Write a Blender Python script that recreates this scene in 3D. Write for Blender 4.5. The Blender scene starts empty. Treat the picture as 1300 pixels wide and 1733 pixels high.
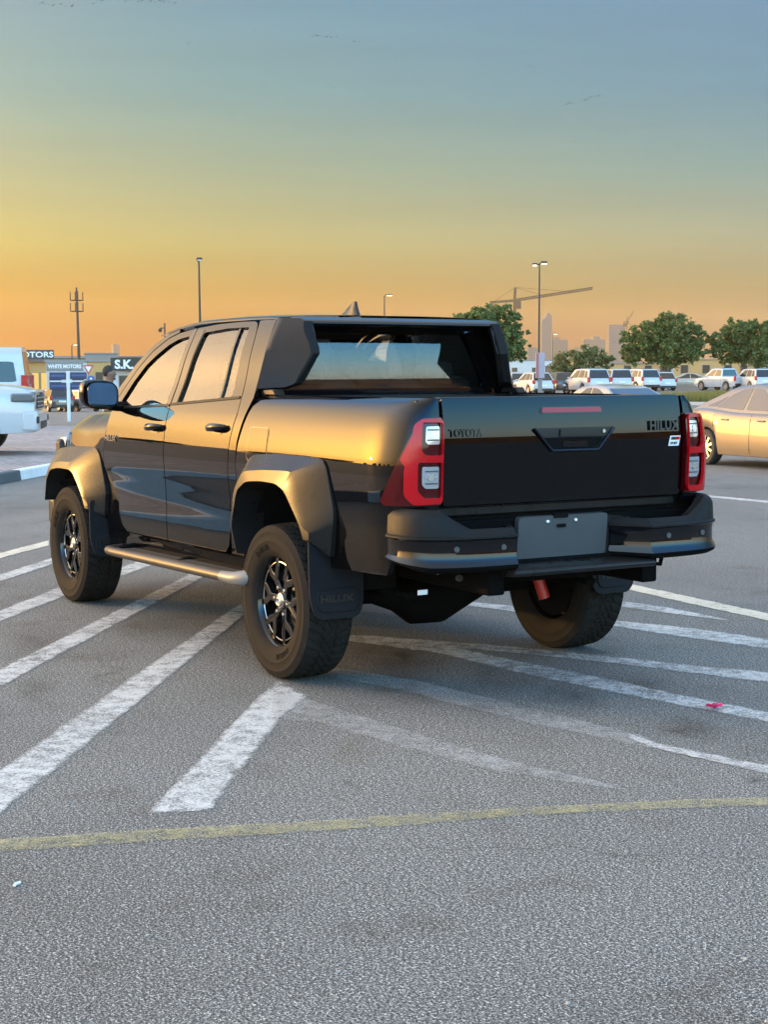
import bpy, bmesh, math, random
from mathutils import Vector, Matrix, geometry
R = math.radians
PI = math.pi
random.seed(7)
sc = bpy.context.scene
COL = sc.collection

# ------------------------------------------------------------------ camera
FPX, IW, IH = 2638.32, 1300.0, 1733.0
CAM = Vector((-6.90873, 4.36337, 1.51679))
YAW, PITCH, ROLL = -0.529377, -0.0886773, -0.0029949
fw = Vector((math.cos(YAW)*math.cos(PITCH), math.sin(YAW)*math.cos(PITCH), math.sin(PITCH)))
rt0 = Vector((math.sin(YAW), -math.cos(YAW), 0)); up0 = rt0.cross(fw)
rt = rt0*math.cos(ROLL) + up0*math.sin(ROLL); up = -rt0*math.sin(ROLL) + up0*math.cos(ROLL)
cd = bpy.data.cameras.new('camera'); cam = bpy.data.objects.new('camera', cd); COL.objects.link(cam)
cd.sensor_fit = 'HORIZONTAL'; cd.sensor_width = 36; cd.lens = 36*FPX/IW
cd.clip_start = 0.05; cd.clip_end = 20000
M = Matrix((rt, up, -fw)).transposed().to_4x4(); M.translation = CAM
cam.matrix_world = M
sc.camera = cam
def ray(px, py):
    return fw + rt*((px-IW/2)/FPX) - up*((py-IH/2)/FPX)
def on_z(px, py, z=0.0):
    d = ray(px, py); t = (z-CAM.z)/d.z; return CAM + d*t
def at(px, d, z=0.0, py=640):
    r = ray(px, py); h = math.hypot(r.x, r.y); return Vector((CAM.x+r.x/h*d, CAM.y+r.y/h*d, z))

# ------------------------------------------------------------------ sky, sun, exposure
SUN_AZ, SUN_EL = R(36), R(4.5)
sc.view_settings.view_transform = 'Standard'; sc.view_settings.look = 'None'
sc.view_settings.exposure = 0.0; sc.view_settings.gamma = 1
sc.cycles.use_denoising = True
sc.cycles.max_bounces = 8; sc.cycles.transparent_max_bounces = 12
sc.cycles.volume_bounces = 0
w = bpy.data.worlds.new('World'); sc.world = w; w.use_nodes = True
def world_nodes():
    nt = w.node_tree; N = nt.nodes; L = nt.links
    bg = N['Background']
    tc = N.new('ShaderNodeTexCoord'); sep = N.new('ShaderNodeSeparateXYZ'); L.new(tc.outputs['Generated'], sep.inputs[0])
    def m(op, a, b=None, c=None, clamp=False):
        n = N.new('ShaderNodeMath'); n.operation = op; n.use_clamp = clamp
        for i, v in enumerate((a, b, c)):
            if v is None: continue
            if isinstance(v, (int, float)): n.inputs[i].default_value = v
            else: L.new(v, n.inputs[i])
        return n.outputs[0]
    el = m('MULTIPLY', m('ARCSINE', sep.outputs[2]), 180/PI)             # elevation in degrees
    elf = m('DIVIDE', m('MAXIMUM', el, 0), 90, clamp=True)
    az = m('MULTIPLY', m('ARCTAN2', sep.outputs[1], sep.outputs[0]), 180/PI)
    def ramp(fac, stops):
        r = N.new('ShaderNodeValToRGB'); cr = r.color_ramp; L.new(fac, r.inputs[0])
        while len(cr.elements) > 1: cr.elements.remove(cr.elements[-1])
        cr.elements[0].position = stops[0][0]; cr.elements[0].color = (*stops[0][1], 1)
        for p, c in stops[1:]:
            e = cr.elements.new(p); e.color = (*c, 1)
        return r.outputs[0]
    def s2l(*c):
        return tuple((x/255/12.92 if x/255 <= .04045 else ((x/255+.055)/1.055)**2.4) for x in c)
    def vm(op, a, b):
        n = N.new('ShaderNodeVectorMath'); n.operation = op
        for i, v in enumerate((a, b)):
            if isinstance(v, tuple): n.inputs[i].default_value = v
            elif i == 1 and op == 'SCALE': L.new(v, n.inputs[3])
            else: L.new(v, n.inputs[i])
        return n.outputs[0]
    d = 90.0
    # sunset side, dusk side and the brightened sky overhead, by elevation
    left = ramp(elf, [(0, s2l(176,100,46)), (1.35/d, s2l(180,110,46)), (2.9/d, s2l(181,143,56)), (4.6/d, s2l(184,182,110)), (7.15/d, s2l(155,180,149)), (9.9/d, s2l(115,171,174)), (13/d, s2l(96,156,178)), (20/d, s2l(118,164,190)), (45/d, s2l(110,150,190)), (1, s2l(95,140,190))])
    right = ramp(elf, [(0, s2l(93,90,117)), (1.35/d, s2l(93,90,117)), (2.9/d, s2l(139,143,120)), (4.6/d, s2l(151,169,153)), (7.15/d, s2l(113,163,172)), (9.9/d, s2l(93,150,181)), (13/d, s2l(96,147,185)), (20/d, s2l(80,142,192)), (45/d, s2l(95,140,188)), (1, s2l(90,135,188))])
    # azimuth mix: -16 deg (frame left) .. -46 deg (frame right)
    f = m('DIVIDE', m('ADD', az, 46), 30, clamp=True)
    base = N.new('ShaderNodeMix'); base.data_type = 'RGBA'; L.new(f, base.inputs[0]); L.new(right, base.inputs[6]); L.new(left, base.inputs[7])
    # faint uneven bands of haze in the sky
    nmap = N.new('ShaderNodeMapping'); nmap.inputs['Scale'].default_value = (1.6,1.6,22); nmap.inputs['Rotation'].default_value = (.03,.02,0); L.new(tc.outputs['Generated'], nmap.inputs['Vector'])
    cn = N.new('ShaderNodeTexNoise'); cn.inputs['Scale'].default_value = 1.7; cn.inputs['Detail'].default_value = 5; cn.inputs['Roughness'].default_value = .55; L.new(nmap.outputs[0], cn.inputs['Vector'])
    cm_ = N.new('ShaderNodeMapRange'); L.new(cn.outputs[0], cm_.inputs[0]); cm_.inputs[1].default_value = .25; cm_.inputs[2].default_value = .75; cm_.inputs[3].default_value = .93; cm_.inputs[4].default_value = 1.07
    # far from the sunset the dusk sky: creamy at the horizon, deep blue above, made brighter out of frame to light ground and truck
    dusk = ramp(elf, [(0, (5.2,4.9,3.8)), (5/d, (4.2,5.3,5.0)), (11/d, (2.4,4.8,5.8)), (17/d, (1.3,3.8,6.0)), (25/d, (.45,2.1,5.2)), (36/d, (.7,1.4,2.5)), (52/d, (1.15,1.27,1.35)), (1, (1.6,1.7,1.75))])
    # angle from the middle of the sunset glow
    gdir = Vector((math.cos(R(-8)), math.sin(R(-8)), 0))
    dot = m('ADD', m('MULTIPLY', sep.outputs[0], gdir.x), m('MULTIPLY', sep.outputs[1], gdir.y))
    hl = m('SQRT', m('MAXIMUM', m('SUBTRACT', 1, m('MULTIPLY', sep.outputs[2], sep.outputs[2])), .0001))
    cosaz = m('DIVIDE', dot, hl)
    fd = N.new('ShaderNodeMapRange'); fd.interpolation_type = 'SMOOTHSTEP'
    L.new(cosaz, fd.inputs[0]); fd.inputs[1].default_value = .15; fd.inputs[2].default_value = -.70; fd.inputs[3].default_value = 0; fd.inputs[4].default_value = 1
    fe = N.new('ShaderNodeMapRange'); fe.interpolation_type = 'SMOOTHSTEP'
    L.new(el, fe.inputs[0]); fe.inputs[1].default_value = 17; fe.inputs[2].default_value = 50
    fm = m('MAXIMUM', fd.outputs[0], fe.outputs[0])
    mix2 = N.new('ShaderNodeMix'); mix2.data_type = 'RGBA'; L.new(fm, mix2.inputs[0]); L.new(vm('SCALE', base.outputs[2], cm_.outputs[0]), mix2.inputs[6]); L.new(dusk, mix2.inputs[7])
    # glow round the sun
    sd = Vector((math.cos(SUN_AZ)*math.cos(SUN_EL), math.sin(SUN_AZ)*math.cos(SUN_EL), math.sin(SUN_EL)))
    dp = N.new('ShaderNodeVectorMath'); dp.operation = 'DOT_PRODUCT'; L.new(tc.outputs['Generated'], dp.inputs[0]); dp.inputs[1].default_value = sd
    ang = m('MULTIPLY', m('ARCCOSINE', m('MINIMUM', dp.outputs['Value'], 1)), 180/PI)
    def gauss(sig): return m('POWER', 2.71828, m('MULTIPLY', m('POWER', m('DIVIDE', ang, sig), 2), -1))
    # the wide glow hugs the horizon
    dz = m('MULTIPLY', m('SUBTRACT', el, 5), 1/16.0)
    azd = m('SUBTRACT', az, math.degrees(SUN_AZ))
    sig = m('ADD', 25, m('MULTIPLY', m('GREATER_THAN', azd, 0), 13))      # the glow reaches further away from the picture
    wide = m('POWER', 2.71828, m('MULTIPLY', m('ADD', m('POWER', m('DIVIDE', azd, sig), 2), m('MULTIPLY', dz, dz)), -1))
    g1 = vm('SCALE', N_rgb(N, (7.6,3.9,1.0)), wide)
    g2 = vm('SCALE', N_rgb(N, (30,14.0,.8)), gauss(9.0))
    # the pale veil high above the sunset
    sg3 = m('ADD', 25, m('MULTIPLY', m('GREATER_THAN', azd, 0), 35))
    dz3 = m('MULTIPLY', m('SUBTRACT', el, 22), 1/30.0)
    g3 = vm('SCALE', N_rgb(N, (3.4,2.75,1.95)), m('POWER', 2.71828, m('MULTIPLY', m('ADD', m('POWER', m('DIVIDE', azd, sg3), 2), m('MULTIPLY', dz3, dz3)), -1)))
    tot = vm('ADD', vm('ADD', vm('ADD', mix2.outputs[2], g1), g2), g3)
    # a share of the physical sky underneath
    sky = N.new('ShaderNodeTexSky'); sky.sky_type = 'NISHITA'; sky.sun_disc = False
    sky.sun_elevation = SUN_EL; sky.sun_rotation = PI/2 - SUN_AZ; sky.dust_density = 3; sky.air_density = 1.2
    tot = vm('ADD', tot, vm('SCALE', sky.outputs[0], m('ADD', .006, 0)))
    L.new(tot, bg.inputs['Color']); bg.inputs['Strength'].default_value = 1.0
def N_rgb(N, c):
    n = N.new('ShaderNodeCombineXYZ')
    for i in range(3): n.inputs[i].default_value = c[i]
    return n.outputs[0]
world_nodes()
sl = bpy.data.lights.new('sun', 'SUN'); sl.energy = 3.6; sl.angle = R(0.6); sl.color = (1.0, .58, .20)
so = bpy.data.objects.new('sun', sl); COL.objects.link(so)
so.rotation_euler = Vector((math.cos(SUN_AZ)*math.cos(SUN_EL), math.sin(SUN_AZ)*math.cos(SUN_EL), math.sin(SUN_EL))).to_track_quat('Z', 'Y').to_euler()

# ------------------------------------------------------------------ materials
def mat(name, base, rough=.5, metal=0, coat=0, ior=1.5, spec=.5, emit=None, es=1, alpha=1, trans=0, noise=None, bump=None, crough=.03):
    m = bpy.data.materials.new(name); m.use_nodes = True
    b = m.node_tree.nodes['Principled BSDF']; N = m.node_tree.nodes; L = m.node_tree.links
    b.inputs['Base Color'].default_value = (*base, 1); b.inputs['Roughness'].default_value = rough
    b.inputs['Metallic'].default_value = metal; b.inputs['IOR'].default_value = ior
    b.inputs['Specular IOR Level'].default_value = spec
    b.inputs['Coat Weight'].default_value = coat; b.inputs['Coat Roughness'].default_value = crough
    b.inputs['Transmission Weight'].default_value = trans; b.inputs['Alpha'].default_value = alpha
    if emit: b.inputs['Emission Color'].default_value = (*emit, 1); b.inputs['Emission Strength'].default_value = es
    if noise or bump:
        tc = N.new('ShaderNodeTexCoord')
    if noise:   # (scale, amount): uneven tone and roughness, as wear and dust
        n = N.new('ShaderNodeTexNoise'); n.inputs['Scale'].default_value = noise[0]; n.inputs['Detail'].default_value = 6
        L.new(tc.outputs['Object'], n.inputs['Vector'])
        mx = N.new('ShaderNodeMix'); mx.data_type = 'RGBA'; L.new(n.outputs[0], mx.inputs[0])
        a = noise[1]; mx.inputs[6].default_value = (*[c*(1-a) for c in base], 1); mx.inputs[7].default_value = (*[min(1, c*(1+a)) for c in base], 1)
        L.new(mx.outputs[2], b.inputs['Base Color'])
        mr = N.new('ShaderNodeMapRange'); L.new(n.outputs[0], mr.inputs[0]); mr.inputs[3].default_value = max(0, rough-.06); mr.inputs[4].default_value = min(1, rough+.1)
        L.new(mr.outputs[0], b.inputs['Roughness'])
    if bump:    # (scale, strength)
        n2 = N.new('ShaderNodeTexNoise'); n2.inputs['Scale'].default_value = bump[0]; n2.inputs['Detail'].default_value = 3
        L.new(tc.outputs['Object'], n2.inputs['Vector'])
        bp = N.new('ShaderNodeBump'); bp.inputs['Strength'].default_value = bump[1]; bp.inputs['Distance'].default_value = .002
        L.new(n2.outputs[0], bp.inputs['Height']); L.new(bp.outputs[0], b.inputs['Normal'])
    return m
def glass(name, tint, refl=1.0, ior=1.5):
    m = bpy.data.materials.new(name); m.use_nodes = True; N = m.node_tree.nodes; L = m.node_tree.links
    N.remove(N['Principled BSDF']); out = N['Material Output']
    t = N.new('ShaderNodeBsdfTransparent'); t.inputs[0].default_value = (*tint, 1)
    g = N.new('ShaderNodeBsdfGlossy'); g.inputs['Roughness'].default_value = 0.0; g.inputs[0].default_value = (1, 1, 1, 1)
    f = N.new('ShaderNodeFresnel'); f.inputs[0].default_value = ior
    mu = N.new('ShaderNodeMath'); mu.operation = 'MULTIPLY'; mu.use_clamp = True; L.new(f.outputs[0], mu.inputs[0]); mu.inputs[1].default_value = refl
    mx = N.new('ShaderNodeMixShader'); L.new(mu.outputs[0], mx.inputs[0]); L.new(t.outputs[0], mx.inputs[1]); L.new(g.outputs[0], mx.inputs[2])
    L.new(mx.outputs[0], out.inputs['Surface'])
    return m
M_ = {}
M_['paint'] = mat('black_paint', (.0015,.0015,.002), .012, ior=1.36)
M_['gloss'] = mat('gloss_black_plastic', (.003,.003,.004), .03, spec=.4)
M_['satin'] = mat('satin_black_plastic', (.011,.0105,.0105), .27, noise=(9,.2), spec=.18, bump=(500,.08))
M_['matte'] = mat('matte_black_plastic', (.008,.0083,.009), .5, noise=(30,.3), bump=(400,.15), spec=.14)
M_['flap'] = mat('rubber_flap', (.010,.011,.014), .65, noise=(14,.3), spec=.15)
M_['tyre'] = mat('tyre_rubber', (.016,.0145,.013), .75, noise=(16,.45), spec=.07)
M_['rim'] = mat('rim_black', (.004,.004,.004), .10, spec=.45)
M_['dark'] = mat('underbody_black', (.003,.003,.003), .8, noise=(8,.4), spec=.05)
M_['void'] = mat('wheel_well_black', (.004,.004,.004), .95, spec=.1)
M_['chrome'] = mat('dark_chrome', (.45,.42,.38), .16, metal=1)
M_['steel'] = mat('steel', (.5,.5,.5), .3, metal=1)
M_['step'] = mat('bronze_grey_tube', (.045,.039,.033), .40, metal=.3, noise=(20,.15))
M_['stepcap'] = mat('step_end_cap', (.15,.145,.14), .42)
M_['tread'] = mat('step_tread_rubber', (.02,.02,.02), .8, bump=(90,.6))
M_['red'] = mat('red_lens', (.40,.002,.006), .16, spec=.35)
M_['reddeep'] = mat('deep_red_lens', (.05,.0008,.002), .1, spec=.4)
M_['redpale'] = mat('brake_light_lens', (.26,.02,.03), .25, spec=.3)
M_['clear'] = mat('clear_lens', (.42,.41,.42), .12, coat=.6, metal=.5)
M_['sensor'] = mat('sensor_cap', (.05,.05,.05), .4)
M_['white'] = mat('white_decal', (.72,.70,.68), .4)
M_['letter'] = mat('sidewall_letter_rubber', (.006,.006,.006), .85, spec=.05)
M_['badge'] = mat('black_badge', (.003,.003,.003), .35)
M_['glass'] = glass('tinted_glass', (.80,.83,.80), 1.5)
M_['sideglass'] = glass('side_glass', (.74,.75,.68), 1.2)
M_['screen'] = glass('windscreen_glass', (.86,.88,.86), 1.0)
M_['mirror'] = mat('mirror_glass', (.75,.78,.8), .02, metal=1)
M_['seat'] = mat('seat_fabric', (.02,.02,.02), .85, noise=(40,.3))
M_['shock'] = mat('red_shock', (.50,.025,.02), .4)
M_['plate'] = mat('plate_carrier', (.045,.047,.049), .5, noise=(5,.18), bump=(300,.08))

# ------------------------------------------------------------------ helpers
def tag(o, label=None, cat=None, group=None, kind=None):
    if label: o['label'] = label
    if cat: o['category'] = cat
    if group: o['group'] = group
    if kind: o['kind'] = kind
    return o
def empty(name, loc=(0,0,0), rz=0, label=None, cat=None, group=None):
    o = bpy.data.objects.new(name, None); COL.objects.link(o); o.location = loc; o.rotation_euler = (0,0,rz); o.empty_display_size = .3
    return tag(o, label, cat, group)
def link(name, me, material=None, parent=None, loc=None, rot=None):
    o = bpy.data.objects.new(name, me); COL.objects.link(o)
    if material and not me.materials: me.materials.append(material)
    if parent: o.parent = parent
    if loc is not None: o.location = loc
    if rot is not None: o.rotation_euler = rot
    return o
def obj(name, bm, material, parent=None, smooth=35, bevel=0, seg=2, loc=None, rot=None):
    me = bpy.data.meshes.new(name); bmesh.ops.recalc_face_normals(bm, faces=bm.faces); bm.to_mesh(me); bm.free()
    if smooth:
        for p in me.polygons: p.use_smooth = True
        me.set_sharp_from_angle(angle=R(smooth))
    o = link(name, me, material, parent, loc, rot)
    if bevel:
        b = o.modifiers.new('bevel', 'BEVEL'); b.width = bevel; b.segments = seg; b.limit_method = 'ANGLE'; b.angle_limit = R(28); b.harden_normals = False
    return o
def copy_tree(o, parent=None):
    c = o.copy(); COL.objects.link(c); c.parent = parent
    for ch in list(o.children): copy_tree(ch, c)
    return c
def box(bm, size, c=(0,0,0), rot=None):
    m = Matrix.Translation(c)
    if rot is not None: m = m @ rot.to_4x4()
    m = m @ Matrix.Diagonal((*size, 1))
    return bmesh.ops.create_cube(bm, size=1, matrix=m)['verts']
def cyl(bm, p0, p1, r0, r1=None, seg=16, caps=True):
    p0, p1 = Vector(p0), Vector(p1); r1 = r0 if r1 is None else r1
    d = p1-p0; q = d.to_track_quat('Z', 'Y').to_matrix().to_4x4()
    return bmesh.ops.create_cone(bm, cap_ends=caps, segments=seg, radius1=r0, radius2=r1, depth=d.length, matrix=Matrix.Translation((p0+p1)/2) @ q)['verts']
def lathe(bm, prof, seg=48, axis='Y', close=False):
    rings = []
    for r, y in prof:
        ring = []
        for i in range(seg):
            t = 2*PI*i/seg
            if axis == 'Y': co = (r*math.cos(t), y, r*math.sin(t))
            else: co = (r*math.cos(t), r*math.sin(t), y)
            ring.append(bm.verts.new(co))
        rings.append(ring)
    pairs = list(zip(rings, rings[1:])) + ([(rings[-1], rings[0])] if close else [])
    for a, b in pairs:
        for i in range(seg):
            j = (i+1) % seg; bm.faces.new((a[i], a[j], b[j], b[i]))
    return rings
def tube(bm, pts, r, seg=12, caps=True):
    pts = [Vector(p) for p in pts]; rings = []; nrm = None
    for i, p in enumerate(pts):
        t = (pts[min(i+1, len(pts)-1)] - pts[max(i-1, 0)]).normalized()
        if nrm is None: nrm = t.orthogonal().normalized()
        nrm = (nrm - t*nrm.dot(t)).normalized(); b = t.cross(nrm)
        rr = r[i] if isinstance(r, (list, tuple)) else r
        rings.append([bm.verts.new(p + (nrm*math.cos(2*PI*k/seg) + b*math.sin(2*PI*k/seg))*rr) for k in range(seg)])
    for a, b in zip(rings, rings[1:]):
        for k in range(seg): bm.faces.new((a[k], a[(k+1) % seg], b[(k+1) % seg], b[k]))
    if caps:
        bm.faces.new(rings[0]); bm.faces.new(rings[-1][::-1])
def grid(bm, fn, ns, nt):
    v = [[bm.verts.new(fn(i/ns, j/nt)) for j in range(nt+1)] for i in range(ns+1)]
    for i in range(ns):
        for j in range(nt): bm.faces.new((v[i][j], v[i+1][j], v[i+1][j+1], v[i][j+1]))
    return v
def prism(bm, poly, fn, depth):
    """extrude a 2D polygon; fn(a,b,c) maps with c from 0 to depth"""
    a = [bm.verts.new(fn(p[0], p[1], 0)) for p in poly]; b = [bm.verts.new(fn(p[0], p[1], depth)) for p in poly]
    bm.faces.new(a); bm.faces.new(b[::-1]); n = len(poly)
    for i in range(n): bm.faces.new((a[i], b[i], b[(i+1) % n], a[(i+1) % n]))
def interp(ks, vs):
    """smooth monotone interpolation through knots"""
    n = len(ks); d = [(vs[i+1]-vs[i])/(ks[i+1]-ks[i]) for i in range(n-1)]
    m = [d[0]] + [0 if d[i-1]*d[i] <= 0 else 2*d[i-1]*d[i]/(d[i-1]+d[i]) for i in range(1, n-1)] + [d[-1]]
    def f(x):
        if x <= ks[0]: return vs[0] + m[0]*(x-ks[0])
        if x >= ks[-1]: return vs[-1] + m[-1]*(x-ks[-1])
        i = 0
        while x > ks[i+1]: i += 1
        h = ks[i+1]-ks[i]; t = (x-ks[i])/h
        return (2*t**3-3*t*t+1)*vs[i] + (t**3-2*t*t+t)*h*m[i] + (-2*t**3+3*t*t)*vs[i+1] + (t**3-t*t)*h*m[i+1]
    return f
def rpoly(pts, r=.02, n=4):
    """round the corners of a polygon"""
    out = []; N = len(pts)
    for i, p in enumerate(pts):
        rr = p[2] if len(p) > 2 else r
        p = Vector(p[:2]); a = Vector(pts[i-1][:2]); b = Vector(pts[(i+1) % N][:2])
        da, db = (a-p), (b-p); k = min(rr, da.length*.45, db.length*.45)
        if k < 1e-5: out.append(tuple(p)); continue
        s, e = p+da.normalized()*k, p+db.normalized()*k
        for j in range(n+1):
            t = j/n; out.append(tuple((1-t)**2*s + 2*t*(1-t)*p + t*t*e))
    return out
def poly_patch(name, outer, fn, material, parent, da=.05, db=.05, depth=.012, holes=(), hint=(0,1,0), mirror=False, off=0.0):
    """a panel of exact outline lying on the surface fn(a,b), with true surface normals and a return edge of the given depth"""
    loops = [[Vector((p[0], p[1], 0)) for p in outer]] + [[Vector((p[0], p[1], 0)) for p in h] for h in holes]
    flat = [p for l in loops for p in l]
    tris = geometry.tessellate_polygon(loops)
    bm = bmesh.new(); vs = [bm.verts.new(p) for p in flat]
    for t in tris:
        try: bm.faces.new([vs[i] for i in t])
        except ValueError: pass
    amin, amax = min(p.x for p in flat), max(p.x for p in flat); bmin, bmax = min(p.y for p in flat), max(p.y for p in flat)
    def cut(lo, hi, st, ax):
        k = int((hi-lo)/st)
        for i in range(1, k+1):
            c = lo + (hi-lo)*i/(k+1)
            co = (c,0,0) if ax == 0 else (0,c,0); no = (1,0,0) if ax == 0 else (0,1,0)
            bmesh.ops.bisect_plane(bm, geom=bm.verts[:]+bm.edges[:]+bm.faces[:], plane_co=co, plane_no=no, dist=1e-6)
    cut(amin, amax, da, 0); cut(bmin, bmax, db, 1)
    bm.verts.index_update()
    H = Vector(hint); e = 1e-3; P = []; NN = []
    for v in bm.verts:
        a, b = v.co.x, v.co.y
        p = Vector(fn(a, b)); n = (Vector(fn(a+e, b))-Vector(fn(a-e, b))).cross(Vector(fn(a, b+e))-Vector(fn(a, b-e)))
        n = n.normalized() if n.length > 1e-12 else H.normalized()
        if n.dot(H) < 0: n = -n
        P.append(p+n*off); NN.append(n)
    faces = []; ln = []
    for f in bm.faces:
        ix = [v.index for v in f.verts]
        c = (P[ix[1]]-P[ix[0]]).cross(P[ix[2]]-P[ix[0]])
        if c.dot(NN[ix[0]]) < 0: ix = ix[::-1]
        faces.append(ix); ln += [NN[i] for i in ix]
    verts = list(P)
    if depth:
        for ed in bm.edges:
            if len(ed.link_faces) == 1:
                i, j = ed.verts[0].index, ed.verts[1].index
                k = len(verts); verts += [P[i], P[j], P[j]-NN[j]*depth, P[i]-NN[i]*depth]
                q = [k, k+1, k+2, k+3]; n = (verts[k+1]-verts[k]).cross(verts[k+2]-verts[k])
                cen = sum((v.co for v in ed.link_faces[0].verts), Vector())/len(ed.link_faces[0].verts)
                inw = Vector(fn(cen.x, cen.y)) - (P[i]+P[j])/2
                if n.dot(inw) > 0: q = q[::-1]; n = -n
                n = n.normalized() if n.length > 0 else H
                faces.append(q); ln += [n]*4
    bm.free()
    if mirror:
        verts = [Vector((v.x, -v.y, v.z)) for v in verts]; nf = []; nl = []; k = 0
        for f in faces:
            l = ln[k:k+len(f)]; k += len(f); nf.append(f[::-1]); nl += [Vector((x.x, -x.y, x.z)) for x in l[::-1]]
        faces, ln = nf, nl
    me = bpy.data.meshes.new(name); me.from_pydata(verts, [], faces)
    for p in me.polygons: p.use_smooth = True
    me.normals_split_custom_set(ln)
    return link(name, me, material, parent)
def text_mesh(name, s, size, material, parent, mtx, depth=.004, bold=0.0, shear=0.0, width=None, spacing=1.0, align='LEFT'):
    cu = bpy.data.curves.new(name, 'FONT'); cu.body = s; cu.size = size; cu.extrude = depth/2; cu.offset = bold; cu.shear = shear
    cu.space_character = spacing; cu.align_x = align; cu.resolution_u = 3
    t = bpy.data.objects.new(name+'_curve', cu); COL.objects.link(t)
    bpy.context.view_layer.update()
    me = bpy.data.meshes.new_from_object(t.evaluated_get(bpy.context.evaluated_depsgraph_get()))
    bpy.data.objects.remove(t); bpy.data.curves.remove(cu)
    if width:
        xs = [v.co.x for v in me.vertices]; k = width/(max(xs)-min(xs))
        for v in me.vertices: v.co.x *= k
    me.materials.clear()
    o = link(name, me, material, parent); o.matrix_local = mtx
    return o

# ================================================================== the pickup truck (origin: ground under the rear axle, +X forward, +Y its left)
truck = empty('pickup_truck', (0,0,0), 0, 'black double cab pickup truck with wide wheel arch flares seen from behind', 'pickup truck')
P_ = M_['paint']
Ycab = interp([.40,.50,.58,.66,.76,.88,.98,1.05,1.11,1.17,1.23,1.29,1.335,1.36,1.46,1.62,1.74,1.80],
              [.84,.862,.879,.884,.8835,.8895,.8985,.9015,.9005,.895,.8865,.8725,.857,.847,.807,.753,.700,.668])
Ybed = interp([.40,.55,.66,.78,.90,1.0,1.06,1.11,1.18,1.25,1.31,1.355,1.385,1.40,1.408],
              [.85,.868,.884,.890,.896,.900,.9015,.900,.891,.876,.858,.838,.815,.794,.770])
def tail_u(z):       # rear face: leans forward above the crease
    if z > 1.20: t = z-1.20; return -1.135 + .02*t + .52*t*t
    t = 1.20-z; return -1.135 + .035*t + (.0 if t < .2 else -.25*(t-.2)**2)
def fside(u, z): return (u, Ycab(z), z)
def fbed(a, z):
    """a runs forward-to-rear along the side (u=-a), then round the corner onto the rear face"""
    W = Ybed(z); a0 = .72; a1 = 1.26
    if a <= a0: return (-a, W, z)
    t = min(1.0, (a-a0)/(a1-a0))*PI/2; n = 3.2
    s, c = max(1e-9, math.sin(t))**(2/n), max(0.0, math.cos(t))**(2/n)
    return (-a0 - (-tail_u(z)-a0)*s, .685 + (W-.685)*c, z)
# ---- bed
arch_bed = [(.44,.70),(.42,.92),(.33,1.02),(.20,1.06),(-.24,1.06),(-.34,1.01),(-.47,.78),(-.47,.62)]
bed_poly = [(-.455,1.16),(-.447,1.405),(.40,1.407),(.80,1.407),(1.255,1.407),(1.255,1.318),(1.255,.86),(.60,.60),(.47,.62)] 
bed_poly = [(-.54,.72),(-.553,1.05),(-.53,1.16),(-.455,1.395),(-.42,1.407),(1.255,1.407),(1.255,.90),(1.02,.86),(.86,.62),(.455,.60),(.455,.78),(.33,1.02),(.24,1.06),(-.20,1.06),(-.33,1.02),(-.42,.92),(-.44,.72)]
bed_l = poly_patch('bed_side', bed_poly, fbed, P_, truck, .035, .03, .03, hint=(-.7,.7,0))
bed_r = poly_patch('bed_side', bed_poly, fbed, P_, truck, .05, .04, .03, hint=(-.7,.7,0), mirror=True)
def bed_inner():
    bm = bmesh.new()
    # floor, front wall, side walls, rail caps
    box(bm, (1.50, 1.36, .04), (-.34, 0, .90))
    box(bm, (.03, 1.50, .50), (.44, 0, 1.15))
    for s in (1,-1):
        box(bm, (1.52, .03, .48), (-.32, s*.72, 1.14)); box(bm, (1.48, .06, .03), (-.32, s*.745, 1.384))
    return bm
obj('bed_liner', bed_inner(), M_['satin'], truck, bevel=.006)
bm = bmesh.new(); box(bm, (.06,1.62,.16), (-1.03,0,.86)); obj('rear_sill', bm, M_['void'], truck, bevel=.01)
# fuel flap with its gap
fl = rpoly([(-.42,1.245),(-.185,1.245),(-.185,1.09),(-.235,1.065),(-.42,1.065)], .035, 5)
flap_gap = poly_patch('fuel_flap', fl, fbed, M_['badge'], truck, .05, .05, 0, off=.0012)
fl2 = rpoly([(-.414,1.239),(-.191,1.239),(-.191,1.094),(-.237,1.071),(-.414,1.071)], .031, 5)
poly_patch('flap_door', fl2, fbed, P_, flap_gap, .04, .03, .002, off=.0032)
# ---- tailgate
def ftail(v, z): return (tail_u(z) - .016*(1-(v/.68)**2), v, z)
tg = poly_patch('tailgate', rpoly([(.678,.932),(.678,1.408),(-.678,1.408),(-.678,.932)], .012, 3), ftail, P_, truck, .10, .02, .03, hint=(-1,0,0))
bm = bmesh.new(); prism(bm, [(-1.125+.003,1.380),(-1.116,1.402),(-1.108,1.411),(-1.06,1.411),(-1.05,1.38)], lambda a,b,c: (a+.012,.677-c,b), 1.354)
obj('top_cap', bm, P_, tg, bevel=.006)
bm = bmesh.new(); box(bm, (.05,1.34,.44), (-1.075,0,1.17)); obj('inner_panel', bm, M_['satin'], tg, bevel=.01)
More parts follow.
